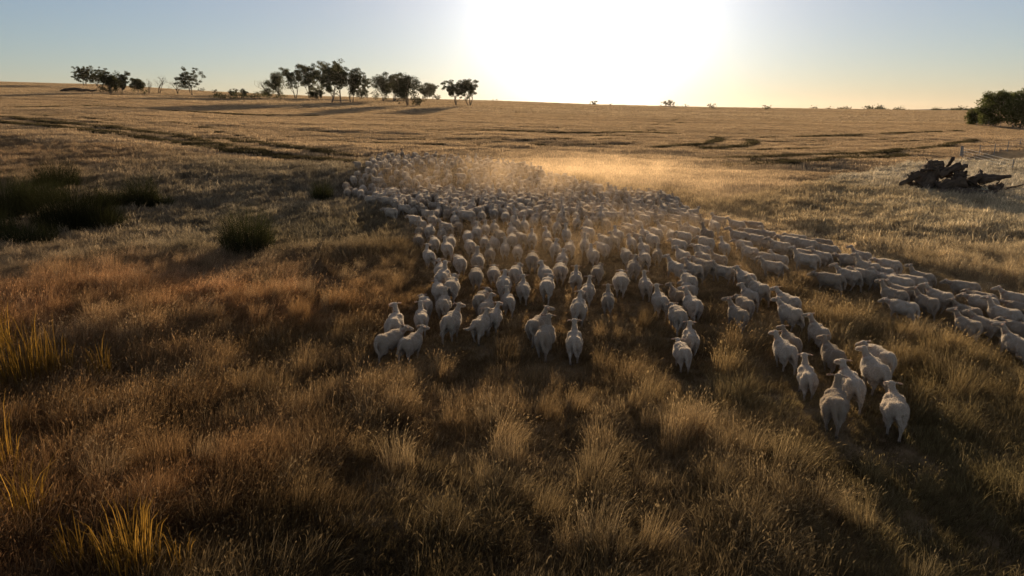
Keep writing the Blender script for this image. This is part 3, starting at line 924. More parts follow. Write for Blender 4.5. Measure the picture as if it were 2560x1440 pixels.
FAR_POLY = [(866,470),(892,432),(925,402),(948,388),(1010,380),(1100,387),(1195,392),(1232,404),(1292,407),(1385,432),(1470,457),(1560,477),
            (1660,482),(1735,520),(1740,540),(1600,537),(1300,537),(1165,530),(1050,530),(1005,512),(960,490),(905,482)]
far = []
r2 = random.Random(11)
occ = [(p[0], p[1]) for p in pts]
wp = np.array([ground_at(a, b, 0.56)[:2] for a, b in FAR_POLY])
_n = 40000
cx = np.array([r2.uniform(wp[:, 0].min(), wp[:, 0].max()) for _ in range(_n)])
cy = np.array([r2.uniform(wp[:, 1].min(), wp[:, 1].max()) for _ in range(_n)])
cpx, cpy, _ = to_px(cx, cy, hz(cx, cy) + 0.56)
occ_a = np.zeros((2000, 2)); occ_a[:len(occ)] = occ; n_occ = len(occ)
for x, y, px, py in zip(cx, cy, cpx, cpy):
    if not in_poly(px, py, FAR_POLY): continue
    sparse = px < 1190 and py < 470
    mx, my = (0.78, 1.35) if sparse else (0.48, 0.86)
    q = occ_a[:n_occ]
    if ((((x - q[:, 0]) / mx) ** 2 + ((y - q[:, 1]) / my) ** 2) < 1).any(): continue
    occ_a[n_occ] = (x, y); n_occ += 1
    t = (px - 1150) / 600
    hd = r2.gauss(0, 14) - 32 * max(0, min(1, t)) * r2.random()
    if r2.random() < 0.06: hd += r2.choice((-55, 45))
    far.append([float(x), float(y), hd + math.degrees(math.atan2(x, y)), r2.choice((0, 0, 1, 2, 3, 3, 4, 9, 8)), None, float(px), float(py)])
    if len(far) > 760: break
pts += far
pts.sort(key=lambda p: p[1] + 0.0 * p[0])
def region_label(px, py):
    if px > 2180: return 'white sheep in the long file on the right flank of the flock', 'sheep of the right file'
    if px > 1830: return 'white sheep bunched on the right shoulder of the flock', 'sheep of the right shoulder'
    if px > 1640 and py > 655: return 'white sheep trailing behind the right half of the flock', 'sheep trailing right'
    if px < 1330 and py > 655: return 'white sheep trailing behind the left half of the flock', 'sheep trailing left'
    if py > 655: return 'white sheep trailing behind the middle of the flock', 'sheep trailing middle'
    if px < 1000: return 'white sheep on the far left tip of the flock', 'sheep of the left tip'
    if px < 1160: return 'white sheep walking along the left edge of the flock', 'sheep of the left edge'
    if px > 1640: return 'white sheep in the right part of the packed flock', 'sheep of the packed right'
    if px < 1420: return 'white sheep in the left centre of the flock', 'sheep of the left centre'
    return 'white sheep in the dusty right centre of the flock', 'sheep of the dusty centre'
NIND = 300
ORD = ['', 'second ', 'third ', 'fourth ', 'fifth ', 'sixth ', 'seventh ', 'eighth ', 'ninth ', 'tenth ', 'eleventh ', 'twelfth ', 'thirteenth ', 'fourteenth ',
       'fifteenth ', 'sixteenth ', 'seventeenth ', 'eighteenth ', 'nineteenth ', 'twentieth '] + ['twenty-' + k for k in ('first ', 'second ', 'third ', 'fourth ', 'fifth ', 'sixth ', 'seventh ', 'eighth ', 'ninth ')] + ['thirtieth '] + ['thirty-' + k for k in ('first ', 'second ', 'third ', 'fourth ', 'fifth ')]
ORDERED = {  # regions small enough to count along: sort key, phrase
 'sheep of the right file': (lambda p: -p[5], 'sheep counted from the right picture edge along the right hand file'),
 'sheep trailing left': (lambda p: p[5], 'sheep from the left among those trailing behind the left half'),
 'sheep trailing middle': (lambda p: p[5], 'sheep from the left among those trailing behind the middle'),
 'sheep trailing right': (lambda p: p[5], 'sheep from the left among those trailing behind the right half'),
 'sheep of the left edge': (lambda p: -p[6], 'rearmost sheep along the left edge of the flock'),
 'sheep of the right shoulder': (lambda p: -p[5], 'sheep from the right on the outer right shoulder of the flock'),
}
def ordinal_labels(near):
    for grp, (key, phrase) in ORDERED.items():
        mem = sorted([p for p in near if region_label(p[5], p[6])[1] == grp], key=key)
        for k, p in enumerate(mem):
            if p[4] is None and k < len(ORD):
                o = ORD[k] if (k or 'rearmost' in phrase) else 'first '
                p.append(o + 'white ' + phrase if 'rearmost' not in phrase else o + phrase)
sr = random.Random(5)
PTS_NEAR = pts[:NIND]
PTS_FAR = pts[NIND:]
labelled_far = [p for p in PTS_FAR if p[4]]
PTS_FAR = [p for p in PTS_FAR if not p[4]]
ordinal_labels(PTS_NEAR + labelled_far)
for p_ in PTS_NEAR + labelled_far:
    x, y, hd, pose, lab, px, py = p_[:7]
    own = p_[7] if len(p_) > 7 else None
    o = new_obj('sheep', SHEEP[pose], None, None, (x, y, float(hz(x, y)) - 0.02), -rad(hd))
    s = sr.uniform(0.81, 0.98)
    s *= 0.97 if py > 640 else 0.93
    o.scale = (s * sr.uniform(.92, 1.03), s * 0.92, s)
    rl, grp = region_label(px, py)
    row = 'rear rows' if py > 600 else 'middle rows' if py > 560 else 'front rows'
    POSE = ['head held high', 'head turned right', 'head turned left', 'head carried low', 'low head swung left', 'looking right with tail swung',
            'looking far left', 'tail stuck out sideways', 'neck stretched up', 'lowered head swung right']
    tag(o, lab or own or '%s, %s, %s' % (rl, row, POSE[pose]), 'sheep', grp)

# ------------------------------------------------------------------ scatter by geometry nodes
def scatter(name, label, cat, P, rotz, scl, tint, vidx, meshes, tilt=None):
    n = len(P)
    col = bpy.data.collections.new(name + '_kinds')
    for i, me in enumerate(meshes):
        ob = bpy.data.objects.new('%s_kind_%02d' % (name, i), me)
        col.objects.link(ob)
    me = bpy.data.meshes.new(name)
    me.vertices.add(n); me.vertices.foreach_set('co', np.asarray(P, np.float32).ravel())
    R = np.zeros((n, 3), np.float32); R[:, 2] = rotz
    if tilt is not None: R[:, :2] = tilt
    a = me.attributes.new('rot', 'FLOAT_VECTOR', 'POINT'); a.data.foreach_set('vector', R.ravel())
    S = np.asarray(scl, np.float32)
    if S.ndim == 1: S = np.repeat(S[:, None], 3, 1)
    a = me.attributes.new('scl', 'FLOAT_VECTOR', 'POINT'); a.data.foreach_set('vector', S.ravel())
    T = np.ones((n, 4), np.float32); T[:, :3] = tint
    a = me.attributes.new('tint', 'FLOAT_COLOR', 'POINT'); a.data.foreach_set('color', T.ravel())
    a = me.attributes.new('vidx', 'INT', 'POINT'); a.data.foreach_set('value', np.asarray(vidx, np.int32))
    o = new_obj(name, me)
    tag(o, label, cat, None, 'stuff')
    ng = bpy.data.node_groups.new(name + '_scatter', 'GeometryNodeTree')
    ng.interface.new_socket('Geometry', in_out='INPUT', socket_type='NodeSocketGeometry')
    ng.interface.new_socket('Geometry', in_out='OUTPUT', socket_type='NodeSocketGeometry')
    gi = ng.nodes.new('NodeGroupInput'); go = ng.nodes.new('NodeGroupOutput')
    ip = ng.nodes.new('GeometryNodeInstanceOnPoints')
    ci = ng.nodes.new('GeometryNodeCollectionInfo')
    ci.inputs['Collection'].default_value = col
    ci.inputs['Separate Children'].default_value = True
    ci.inputs['Reset Children'].default_value = True
    def named(nm, typ):
        nd = ng.nodes.new('GeometryNodeInputNamedAttribute'); nd.data_type = typ
        nd.inputs['Name'].default_value = nm
        return nd.outputs['Attribute']
    ng.links.new(gi.outputs[0], ip.inputs['Points'])
    ng.links.new(ci.outputs[0], ip.inputs['Instance'])
    ip.inputs['Pick Instance'].default_value = True
    ng.links.new(named('vidx', 'INT'), ip.inputs['Instance Index'])
    e2r = ng.nodes.new('FunctionNodeEulerToRotation')
    ng.links.new(named('rot', 'FLOAT_VECTOR'), e2r.inputs[0])
    ng.links.new(e2r.outputs[0], ip.inputs['Rotation'])
    ng.links.new(named('scl', 'FLOAT_VECTOR'), ip.inputs['Scale'])
    ng.links.new(ip.outputs[0], go.inputs[0])
    md = o.modifiers.new('scatter', 'NODES'); md.node_group = ng
    return o

P = np.array([(p[0], p[1], float(hz(p[0], p[1])) - 0.02) for p in PTS_FAR])
scatter('distant_sheep', 'mass of white sheep at the dusty far front of the flock', 'sheep', P,
        [-rad(p[2]) for p in PTS_FAR], np.array([(lambda q: (q, q * .92, q))(sr.uniform(.76, .90)) for _ in PTS_FAR]), np.ones((len(P), 3)), [p[3] for p in PTS_FAR], SHEEP)

# ------------------------------------------------------------------ grass
K_TALL = [blade_mesh('tall_grass', 95, 0.30, 0.64, 0.0062, lean=0.6, droop=.6, seed=s, heads=.30, bias=(.18, .04), hmin=.3) for s in range(6)]
K_MID = [blade_mesh('mid_grass', 110, 0.36, 0.42, 0.007, lean=0.8, droop=.7, seed=20 + s, heads=.10, bias=(.25, .05), hmin=.25) for s in range(5)]
K_MAT = [blade_mesh('matted_grass', 120, 0.45, 0.21, 0.009, lean=1.4, droop=.6, seed=40 + s, bias=(.5, 0)) for s in range(4)]
K_COARSE = [blade_mesh('coarse_grass', 110, 0.60, 0.42, 0.022, lean=0.8, droop=.6, seed=60 + s, heads=.2) for s in range(4)]
K_STUB = [blade_mesh('stubble', 150, 1.0, 0.34, 0.030, lean=0.22, droop=.2, seed=80 + s) for s in range(4)]
K_WISP = [blade_mesh('wispy_tussock', 260, 0.30, 0.98, 0.0055, lean=0.5, droop=.55, seed=120 + s, heads=.5, head_len=.085, bias=(.12, .03), hmin=.4) for s in range(4)]
for k in K_WISP + K_TALL + K_MID + K_MAT + K_COARSE + K_STUB: k.materials.append(M_GRASS)

FLOCK_POLY = [(866,470),(892,432),(925,402),(948,388),(1010,380),(1100,387),(1195,392),(1232,404),(1292,407),(1385,432),(1470,457),(1560,477),
    (1660,482),(1735,520),(1850,540),(2050,590),(2300,670),(2560,720),(2560,850),(2350,800),(2200,780),(2000,700),(1900,760),(1750,800),(1500,830),(1300,820),(1050,850),(960,850),
    (1040,720),(1020,620),(980,560),(900,500)]
fp = np.array([ground_at(a, b)[:2] for a, b in FLOCK_POLY])
def poly_mask(x, y, poly):
    c = np.zeros(x.shape, bool)
    for i in range(len(poly)):
        xa, ya = poly[i]; xb, yb = poly[i - 1]
        c ^= ((ya > y) != (yb > y)) & (x < (xb - xa) * (y - ya) / ((yb - ya) + 1e-9) + xa)
    return c

# edge of the stubble field (world points read off the photograph), stubble lies beyond it
EDGE = np.array([ground_at(a, b)[:2] for a, b in [(-900,330),(0,345),(200,365),(430,385),(640,408),(860,418),(950,392),(1200,398),(1400,440),(1600,470),(1800,500),(2000,470),(2200,430),(2400,396),(2560,372),(3400,350)]])
def beyond_edge(x, y):
    u = x / y
    eu = EDGE[:, 0] / EDGE[:, 1]
    o = np.argsort(eu)
    return y - np.interp(u, eu[o], EDGE[o, 1])

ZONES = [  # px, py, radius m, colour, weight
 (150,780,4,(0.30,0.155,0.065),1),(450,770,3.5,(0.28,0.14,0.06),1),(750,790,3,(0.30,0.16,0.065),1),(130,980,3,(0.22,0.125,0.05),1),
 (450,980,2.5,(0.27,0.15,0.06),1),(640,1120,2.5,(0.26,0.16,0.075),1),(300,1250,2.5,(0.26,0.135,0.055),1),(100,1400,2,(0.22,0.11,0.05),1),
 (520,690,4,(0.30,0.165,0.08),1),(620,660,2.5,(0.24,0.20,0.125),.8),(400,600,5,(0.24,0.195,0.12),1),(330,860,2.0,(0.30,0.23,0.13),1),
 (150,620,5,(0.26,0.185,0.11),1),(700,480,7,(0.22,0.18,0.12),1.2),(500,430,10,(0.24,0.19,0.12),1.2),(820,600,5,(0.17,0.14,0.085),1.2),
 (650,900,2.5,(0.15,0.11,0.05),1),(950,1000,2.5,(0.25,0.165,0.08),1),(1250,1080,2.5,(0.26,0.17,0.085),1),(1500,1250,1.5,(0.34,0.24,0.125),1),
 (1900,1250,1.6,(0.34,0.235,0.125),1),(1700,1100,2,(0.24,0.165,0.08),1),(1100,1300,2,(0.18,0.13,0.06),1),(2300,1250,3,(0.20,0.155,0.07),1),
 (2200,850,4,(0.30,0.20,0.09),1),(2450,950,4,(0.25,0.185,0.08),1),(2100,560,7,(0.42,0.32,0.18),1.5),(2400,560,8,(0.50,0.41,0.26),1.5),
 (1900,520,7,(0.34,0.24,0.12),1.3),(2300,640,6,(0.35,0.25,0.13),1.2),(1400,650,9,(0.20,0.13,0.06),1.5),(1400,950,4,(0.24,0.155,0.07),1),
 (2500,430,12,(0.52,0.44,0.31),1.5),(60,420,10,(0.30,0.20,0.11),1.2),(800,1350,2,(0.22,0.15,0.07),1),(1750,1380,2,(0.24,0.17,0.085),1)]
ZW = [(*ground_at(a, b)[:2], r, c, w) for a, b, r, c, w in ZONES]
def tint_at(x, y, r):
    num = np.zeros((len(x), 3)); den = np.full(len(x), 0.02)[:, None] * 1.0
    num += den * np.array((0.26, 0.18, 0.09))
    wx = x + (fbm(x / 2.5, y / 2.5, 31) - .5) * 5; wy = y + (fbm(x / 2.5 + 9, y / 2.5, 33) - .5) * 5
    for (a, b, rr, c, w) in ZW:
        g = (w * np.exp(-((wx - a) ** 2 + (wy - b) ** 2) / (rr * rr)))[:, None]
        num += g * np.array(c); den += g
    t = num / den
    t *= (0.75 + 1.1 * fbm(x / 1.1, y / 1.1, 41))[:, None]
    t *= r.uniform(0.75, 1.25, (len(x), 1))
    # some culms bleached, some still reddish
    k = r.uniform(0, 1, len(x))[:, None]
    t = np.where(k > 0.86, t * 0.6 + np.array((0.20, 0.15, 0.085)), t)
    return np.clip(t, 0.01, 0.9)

def sample_view(r, n, d0, d1, umax=0.86):
    """uniform on the ground between two distances over a broad fan of the paddock"""
    y = np.sqrt(r.uniform(d0 * d0, d1 * d1, n))
    x = r.uniform(-umax, umax, n) * (y + 4)
    return x, y

def build_grass():
    r = np.random.default_rng(3)
    # ---- near paddock
    x, y = sample_view(r, 25000, 6.5, 30)
    fl = poly_mask(x, y, fp)
    lush = fbm(x / 3.0 + 5, y / 2.2, 51)
    tuft = fbm(x / 0.9 + 3, y / 0.7, 57, 2)
    # foot-trodden ground right round the nearest animals
    trod = np.zeros(len(x), bool)
    for p in PTS_NEAR[:130]:
        trod |= (((x - p[0] * 0.96) / 0.6) ** 2 + ((y - p[1] + 0.55) / 1.05) ** 2) < 1
    lane = np.full(len(x), 9.0)
    for ln in LANES:
        tp = np.array([ground_at(a, b)[:2] for a, b in ln])
        for i in range(len(tp) - 1):
            a = tp[i]; d = tp[i + 1] - a
            t = np.clip(((x - a[0]) * d[0] + (y - a[1]) * d[1]) / (d @ d), 0, 1)
            lane = np.minimum(lane, np.hypot(x - a[0] - t * d[0], y - a[1] - t * d[1]))
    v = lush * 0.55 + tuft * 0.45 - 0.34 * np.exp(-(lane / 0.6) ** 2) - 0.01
    kind = np.where(v + r.normal(0, 0.09, len(x)) > 0.55, 0, np.where(v + r.normal(0, .10, len(x)) > 0.40, 1, 2))
    kind = np.where(fl & (kind == 0), 1, kind)
    kind = np.where(trod, 2, kind)
    vid = np.where(kind == 0, r.integers(0, 6, len(x)), np.where(kind == 1, 6 + r.integers(0, 5, len(x)), 11 + r.integers(0, 4, len(x))))
    scl = r.uniform(0.7, 1.15, len(x)) * np.where(fl | trod, 0.6, 1.0) * (0.75 + 0.5 * v)
    z = hz(x, y)
    w1 = (fbm(x / 3.5 + 7, y / 3.5, 61) - .5); w2 = (fbm(x / 3.5, y / 3.5 + 5, 63) - .5)
    tilt = np.stack([w2 * 0.7 + r.normal(0, 0.16, len(x)), 0.10 + w1 * 0.9 + r.normal(0, 0.18, len(x))], -1)
    rz = r.normal(0, 0.9, len(x))
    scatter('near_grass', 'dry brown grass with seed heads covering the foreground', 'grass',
            np.stack([x, y, z], -1), rz, scl, tint_at(x, y, r) * np.interp(y, [8, 11, 15, 20], [0.50, 0.58, 0.80, 0.90])[:, None] * (0.5 + 1.0 * tuft)[:, None] * np.where(kind == 2, 1.5, 1.0)[:, None] * (1 - 0.25 * np.exp(-(lane / 0.6) ** 2))[:, None], vid, K_TALL + K_MID + K_MAT, tilt)  # tint darkens towards the camera; matted clumps lightened to lift the shade on them
    wp_ = [(1500,1200),(1515,1290),(1490,1380),(1530,1420),(1880,1160),(1905,1240),(1860,1330),(1960,1300),(1800,1260),(1840,1200),(760,800),(820,790),(500,940),(540,960),
           (480,990),(620,1180),(580,1210),(660,1160),(250,820),(330,860),(380,840),(150,790),(420,780),(960,1020),(1220,1080),(1260,1130),(1000,1060),(1740,1090),(2040,900),
           (60,860),(130,900),(700,760),(900,830),(1120,960),(620,1000),(210,880),(700,1010),(2330,900),(2440,930),(2480,1010),(2290,860),(1580,960),(1470,960),(330,1210),(420,1180),(700,1290)]
    g = np.array([ground_at(a, b)[:2] for a, b in wp_])
    rx_, ry_ = sample_view(r, 420, 7.5, 27)
    okk = ~poly_mask(rx_, ry_, fp) & (fbm(rx_ / 2.6 + 9, ry_ / 2.6, 77) > 0.5)
    g = np.concatenate([g, g + r.normal(0, .45, g.shape), np.stack([rx_[okk], ry_[okk]], -1)])
    x, y = g[:, 0], g[:, 1]
    for p in PTS_NEAR[:130]:
        ok2 = (((x - p[0] * 0.96) / 0.7) ** 2 + ((y - p[1] + 0.6) / 1.3) ** 2) > 1
        x, y = x[ok2], y[ok2]
    t = tint_at(x, y, r) * 0.9 + np.array((0.055, 0.034, 0.013))
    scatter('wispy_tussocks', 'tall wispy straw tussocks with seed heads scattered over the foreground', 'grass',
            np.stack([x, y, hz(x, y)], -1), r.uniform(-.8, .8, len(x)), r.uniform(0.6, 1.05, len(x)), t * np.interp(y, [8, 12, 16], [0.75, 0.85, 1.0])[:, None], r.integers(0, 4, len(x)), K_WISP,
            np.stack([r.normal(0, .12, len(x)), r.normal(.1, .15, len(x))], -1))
    # ---- middle distance
    x, y = sample_view(r, 24000, 28, 72)
    be = beyond_edge(x, y)
    ok = be < r.normal(0, 0.8, len(x))
    for a, b, rr in [(622,632,1.3),(806,505,1.1),(357,522,1.7),(145,464,3.0),(190,575,3.2),(20,545,3.0),(285,520,1.8),(70,610,2.4)]:
        gx, gy, _ = ground_at(a, b)
        ok &= ((x - gx) ** 2 + (y - gy + 0.5) ** 2) > (rr * 0.5) ** 2
    x, y = x[ok], y[ok]
    fl = poly_mask(x, y, fp)
    scl = r.uniform(0.5, 1.15, len(x)) * np.where(fl, 0.55, 1.0) * (0.65 + 0.7 * fbm(x / 4, y / 4, 71))
    tilt = np.stack([r.normal(0.0, 0.15, len(x)), -0.15 + r.normal(0, 0.18, len(x))], -1)
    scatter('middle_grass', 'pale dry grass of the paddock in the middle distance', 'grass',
            np.stack([x, y, hz(x, y)], -1), r.uniform(-.8, .8, len(x)), scl, tint_at(x, y, r) * np.where(fl, 1.5, 0.98)[:, None], r.integers(0, 4, len(x)), K_COARSE, tilt)  # grass under the flock tinted lighter to lift the shadows between sheep
    # ---- stubble field
    x, y = sample_view(r, 32000, 42, 170, 0.90)
    be = beyond_edge(x, y)
    ok = be > 0
    x, y = x[ok], y[ok]
    gap = np.full(len(x), 99.0)
    for tr in TRACKS:
        tp = np.array([ground_at(a, b)[:2] for a, b in tr])
        for i in range(len(tp) - 1):
            a = tp[i]; d = tp[i + 1] - a
            t = np.clip(((x - a[0]) * d[0] + (y - a[1]) * d[1]) / (d @ d), 0, 1)
            gap = np.minimum(gap, np.hypot(x - a[0] - t * d[0], y - a[1] - t * d[1]))
    ok = gap > 0.5
    x, y, gap = x[ok], y[ok], gap[ok]
    wx, wy, ws = [], [], []
    for ti, tr in enumerate(TRACKS):
        tp = np.array([ground_at(a, b)[:2] for a, b in tr])
        seg = np.hypot(*np.diff(tp, axis=0).T); cum = np.concatenate([[0], np.cumsum(seg)])
        n = int(cum[-1] * 4.0)
        q = r.uniform(0, cum[-1], n)
        q = q[vnoise(q / 14, q * 0 + ti, 3) > (0.12 if ti < N_MAIN else 0.5)]
        px_ = np.interp(q, cum, tp[:, 0]); py_ = np.interp(q, cum, tp[:, 1])
        wx.append(px_ + r.normal(0, 0.25, len(q)) + 0.5 * np.sin(q / 13)); wy.append(py_ + r.normal(0, 0.35, len(q)) + 0.6 * np.sin(q / 17))
    ws = np.concatenate([np.full(len(a), 1.0 if i < N_MAIN else 0.6) for i, a in enumerate(wx)])
    wx = np.concatenate(wx); wy = np.concatenate(wy)
    scatter('track_weeds', 'dark low weeds growing along the wheel tracks of the stubble field', 'weeds',
            np.stack([wx, wy, hz(wx, wy)], -1), r.uniform(0, 6.28, len(wx)), r.uniform(0.85, 1.2, len(wx)) * ws,
            np.array((0.085, 0.068, 0.033)) * r.uniform(.6, 1.4, (len(wx), 1)), r.integers(0, 4, len(wx)), K_COARSE)
    band = fbm(x * 0.03 + 2, (y + 0.10 * x) * 0.28, 91, 3)
    scl = (0.45 + 0.8 * band) * r.uniform(0.85, 1.15, len(x))
    S = np.stack([np.full(len(x), 1.25), np.full(len(x), 1.0), scl], -1)
    t = np.array((0.50, 0.355, 0.205)) * (0.78 + 0.45 * band)[:, None] * r.uniform(.8, 1.2, (len(x), 1))
    scatter('stubble_field', 'pale golden stubble rows of the harvested field behind the flock', 'stubble',
            np.stack([x, y, hz(x, y)], -1), r.uniform(0, 6.28, len(x)), S, t, r.integers(0, 4, len(x)), K_STUB)
    x, y = sample_view(r, 15000, 165, 345, 0.92)
    band = fbm(x * 0.02 + 2, (y + 0.10 * x) * 0.12, 92, 3)
    scl = (0.5 + 0.9 * band) * r.uniform(0.8, 1.2, len(x))
    S = np.stack([np.full(len(x), 2.6), np.full(len(x), 2.6), scl], -1)
    t = np.array((0.49, 0.355, 0.21)) * (0.8 + 0.4 * band)[:, None] * r.uniform(.85, 1.15, (len(x), 1))
    scatter('far_stubble', 'pale stubble on the far slope below the skyline', 'stubble',
            np.stack([x, y, hz(x, y)], -1), r.uniform(0, 6.28, len(x)), S, t, r.integers(0, 4, len(x)), K_STUB)

LANES = [[(1436,930),(1410,1080),(1370,1250),(1330,1470)],[(1710,940),(1670,1090),(1640,1260),(1620,1470)],[(2100,1100),(2130,1250),(2180,1470)],
 [(1190,880),(1110,1000),(1010,1180),(930,1470)],[(2250,1110),(2330,1250),(2420,1470)],[(1960,930),(1990,1100)]]
TRACKS = [
 [(-100,290),(60,303),(200,316),(350,334),(480,352),(640,378),(800,398),(905,410)],
 [(-100,302),(100,318),(260,335),(420,360),(560,380),(760,402)],
 [(430,345),(560,352),(700,372),(890,398)],
 [(1740,402),(1900,398),(2060,392),(2200,386),(2330,372),(2440,352)],
 [(1800,418),(1960,412),(2150,400),(2260,392)],
 [(1640,372),(1700,366),(1770,362),(1795,352),(1780,346)],[(1740,374),(1830,372),(1868,366),(1878,358),(1866,352)],
 [(0,272),(200,268),(420,280),(640,290),(800,292)],[(1240,330),(1500,335),(1700,338)],[(2000,345),(2200,338),(2400,330)],
 [(180,330),(350,350),(500,368)],
]
N_MAIN = len(TRACKS)
TRACKS += [[(1480,345),(1600,322),(1700,298)], [(1500,352),(1620,328),(1720,304)]]
for d_ in (-44, -30, -17, 12):
    TRACKS.append([(a_, b_ + d_ * (0.55 + 0.5 * a_ / 900)) for a_, b_ in [(0, 303), (200, 316), (350, 334), (480, 352), (640, 378), (800, 398)]])
for d_ in (-58, -46, -34, -24, 8):
    TRACKS.append([(a_, b_ + d_ * (1.0 - 0.35 * (a_ - 1700) / 700)) for a_, b_ in [(1720, 404), (1900, 398), (2060, 392), (2200, 386), (2330, 374)]])
for b_ in (318, 326, 338, 350, 362):
    TRACKS.append([(700 + 3 * (b_ - 318), b_ - 8), (1000, b_), (1300, b_ + 3), (1600, b_ + 2)])
build_grass()

# ------------------------------------------------------------------ rushes and reeds
def tussock(name, label, px, py, wpx, hpx, seed, mat, n=1500, cat='rushes', group=None, blade=0.011, lean=0.85):
    x, y, z = ground_at(px, py)
    dep = float(to_px(np.array(x), np.array(y), np.array(z))[2]); k = dep / FPX
    W = wpx * k; H = hpx * k
    me = blade_mesh(name, int(n * (0.7 if mat is M_RUSH else 1)), W * 0.36, H * 1.5, blade, lean=lean * W / H * 0.6, droop=.55, seed=seed, dome=.5, hmin=.3)
    o = new_obj(name, me, mat, None, (x, y, z), 0)
    tag(o, label, cat, group)
for k_, (a_, b_, w_, h_, lab_) in enumerate([
    (8, 905, 90, 150, 'tall golden reeds at the left picture edge level with the flock'), (150, 945, 90, 120, 'golden reeds just right of the yellow-green ones at the left edge'),
    (255, 960, 80, 100, 'short golden reeds on the dark bank at the left'), (10, 1180, 110, 150, 'golden reeds at the left edge above the arching ones'),
    (200, 1430, 120, 140, 'rusty reeds at the bottom edge left of the yellow-green ones'), (450, 1438, 120, 120, 'rusty reeds at the bottom edge right of the yellow-green ones')]):
    tussock('reed_clump', lab_, a_, b_, w_, h_, 60 + k_, M_REED, 70, 'reeds', 'reeds in the foreground', 0.014, .6)
G_R = 'dark rushes in the hollow'
tussock('rush_tussock', 'round dark rush tussock standing alone left of the flock', 622, 632, 165, 105, 1, M_RUSH, 2600, group=G_R)
tussock('rush_tussock', 'small dark rush tussock close to the left edge of the flock', 806, 505, 70, 50, 2, M_RUSH, 1300, group=G_R)
tussock('rush_tussock', 'tall dark rush at the right end of the wet hollow', 357, 522, 110, 80, 3, M_RUSH, 2000, group=G_R)
tussock('rush_tussock', 'dark rush clump at the back of the wet hollow', 145, 464, 140, 62, 4, M_RUSH, 2000, group=G_R)
tussock('rush_tussock', 'biggest rush clump in the middle of the wet hollow', 190, 575, 240, 120, 5, M_RUSH, 3400, group=G_R)
tussock('rush_tussock', 'rush clump at the left picture edge in the wet hollow', 20, 545, 190, 105, 6, M_RUSH, 2800, group=G_R)
tussock('rush_tussock', 'low dark rush between the big clump and the tall one', 285, 520, 110, 50, 7, M_RUSH, 1500, group=G_R)
tussock('rush_tussock', 'low rush clump in front of the biggest one, left side', 70, 610, 180, 60, 8, M_RUSH, 2000, group=G_R)
tussock('rush_tussock', 'dark rush clump joining the back clump to the biggest one', 105, 515, 170, 75, 21, M_RUSH, 2400, group=G_R)
tussock('rush_tussock', 'low dark rush skirting the right side of the biggest clump', 268, 578, 120, 62, 22, M_RUSH, 1800, group=G_R)
tussock('rush_tussock', 'dark rush cut by the left picture edge below the hollow', -10, 600, 130, 80, 23, M_RUSH, 1800, group=G_R)
tussock('rush_tussock', 'low dark rush trailing right of the tall one', 410, 520, 70, 34, 24, M_RUSH, 900, group=G_R)
tussock('reed_clump', 'yellow-green reeds at the left edge below the grassy bank', 70, 960, 170, 160, 9, M_REED, 170, 'reeds', 'reeds in the foreground', 0.018, .5)
tussock('reed_clump', 'yellow-green reeds at the bottom edge of the picture', 335, 1440, 190, 185, 10, M_REED, 150, 'reeds', 'reeds in the foreground', 0.016, .6)
tussock('reed_clump', 'arching reeds at the lower left edge', 50, 1320, 210, 180, 11, M_REED, 110, 'reeds', 'reeds in the foreground', 0.014, .9)

# ------------------------------------------------------------------ timber pile
def log_mesh(L, r0, r1, seed, bend=0.15, knots=3, splay=0.0):
    r = np.random.default_rng(seed)
    n = 8; sides = 9
    V = []; F = []
    off = np.cumsum(r.normal(0, bend * L / n, (n + 1, 2)), 0); off -= off[0]
    for i in range(n + 1):
        t = i / n
        rr = r0 + (r1 - r0) * t
        if i == 0: rr *= 1 + splay
        for s in range(sides):
            a = 2 * math.pi * s / sides
            q = rr * (1 + 0.22 * r.normal()) if i not in (0, n) else rr * (1 + 0.1 * r.normal())
            V.append((off[i, 0] + q * math.cos(a), off[i, 1] + q * math.sin(a), t * L + (r.normal() * 0.06 * L / 4 if i in (0, n) else 0)))
    for i in range(n):
        for s in range(sides):
            s2 = (s + 1) % sides
            F.append((i * sides + s, i * sides + s2, (i + 1) * sides + s2, (i + 1) * sides + s))
    for e in (0, n):
        k = len(V)
        V.append((off[e, 0], off[e, 1], (e / n) * L + (-0.05 if e == 0 else -0.08) * 0.5))
        for s in range(sides):
            s2 = (s + 1) % sides
            F.append((k, e * sides + s2, e * sides + s) if e == 0 else (k, e * sides + s, e * sides + s2))
    for kk in range(knots):
        i = int(r.integers(1, n)); a = r.uniform(0, 6.28)
        c = Vector((off[i, 0], off[i, 1], i / n * L)); d = Vector((math.cos(a), math.sin(a), r.uniform(.1, .9)))
        l2 = min(r.uniform(0.5, 1.2) * r0 * 3, 0.45)
        tv, tf = tube([c, c + d * l2 * .6, c + d * l2 + Vector(r.normal(0, .1, 3))], [r1 * .7, r1 * .5, r1 * .22], 5)
        k = len(V); V += tv; F += [tuple(q + k for q in f) for f in tf]
    me = bpy.data.meshes.new('log'); me.from_pydata(V, [], F); me.update()
    me.polygons.foreach_set('use_smooth', np.ones(len(me.polygons), bool))
    return me

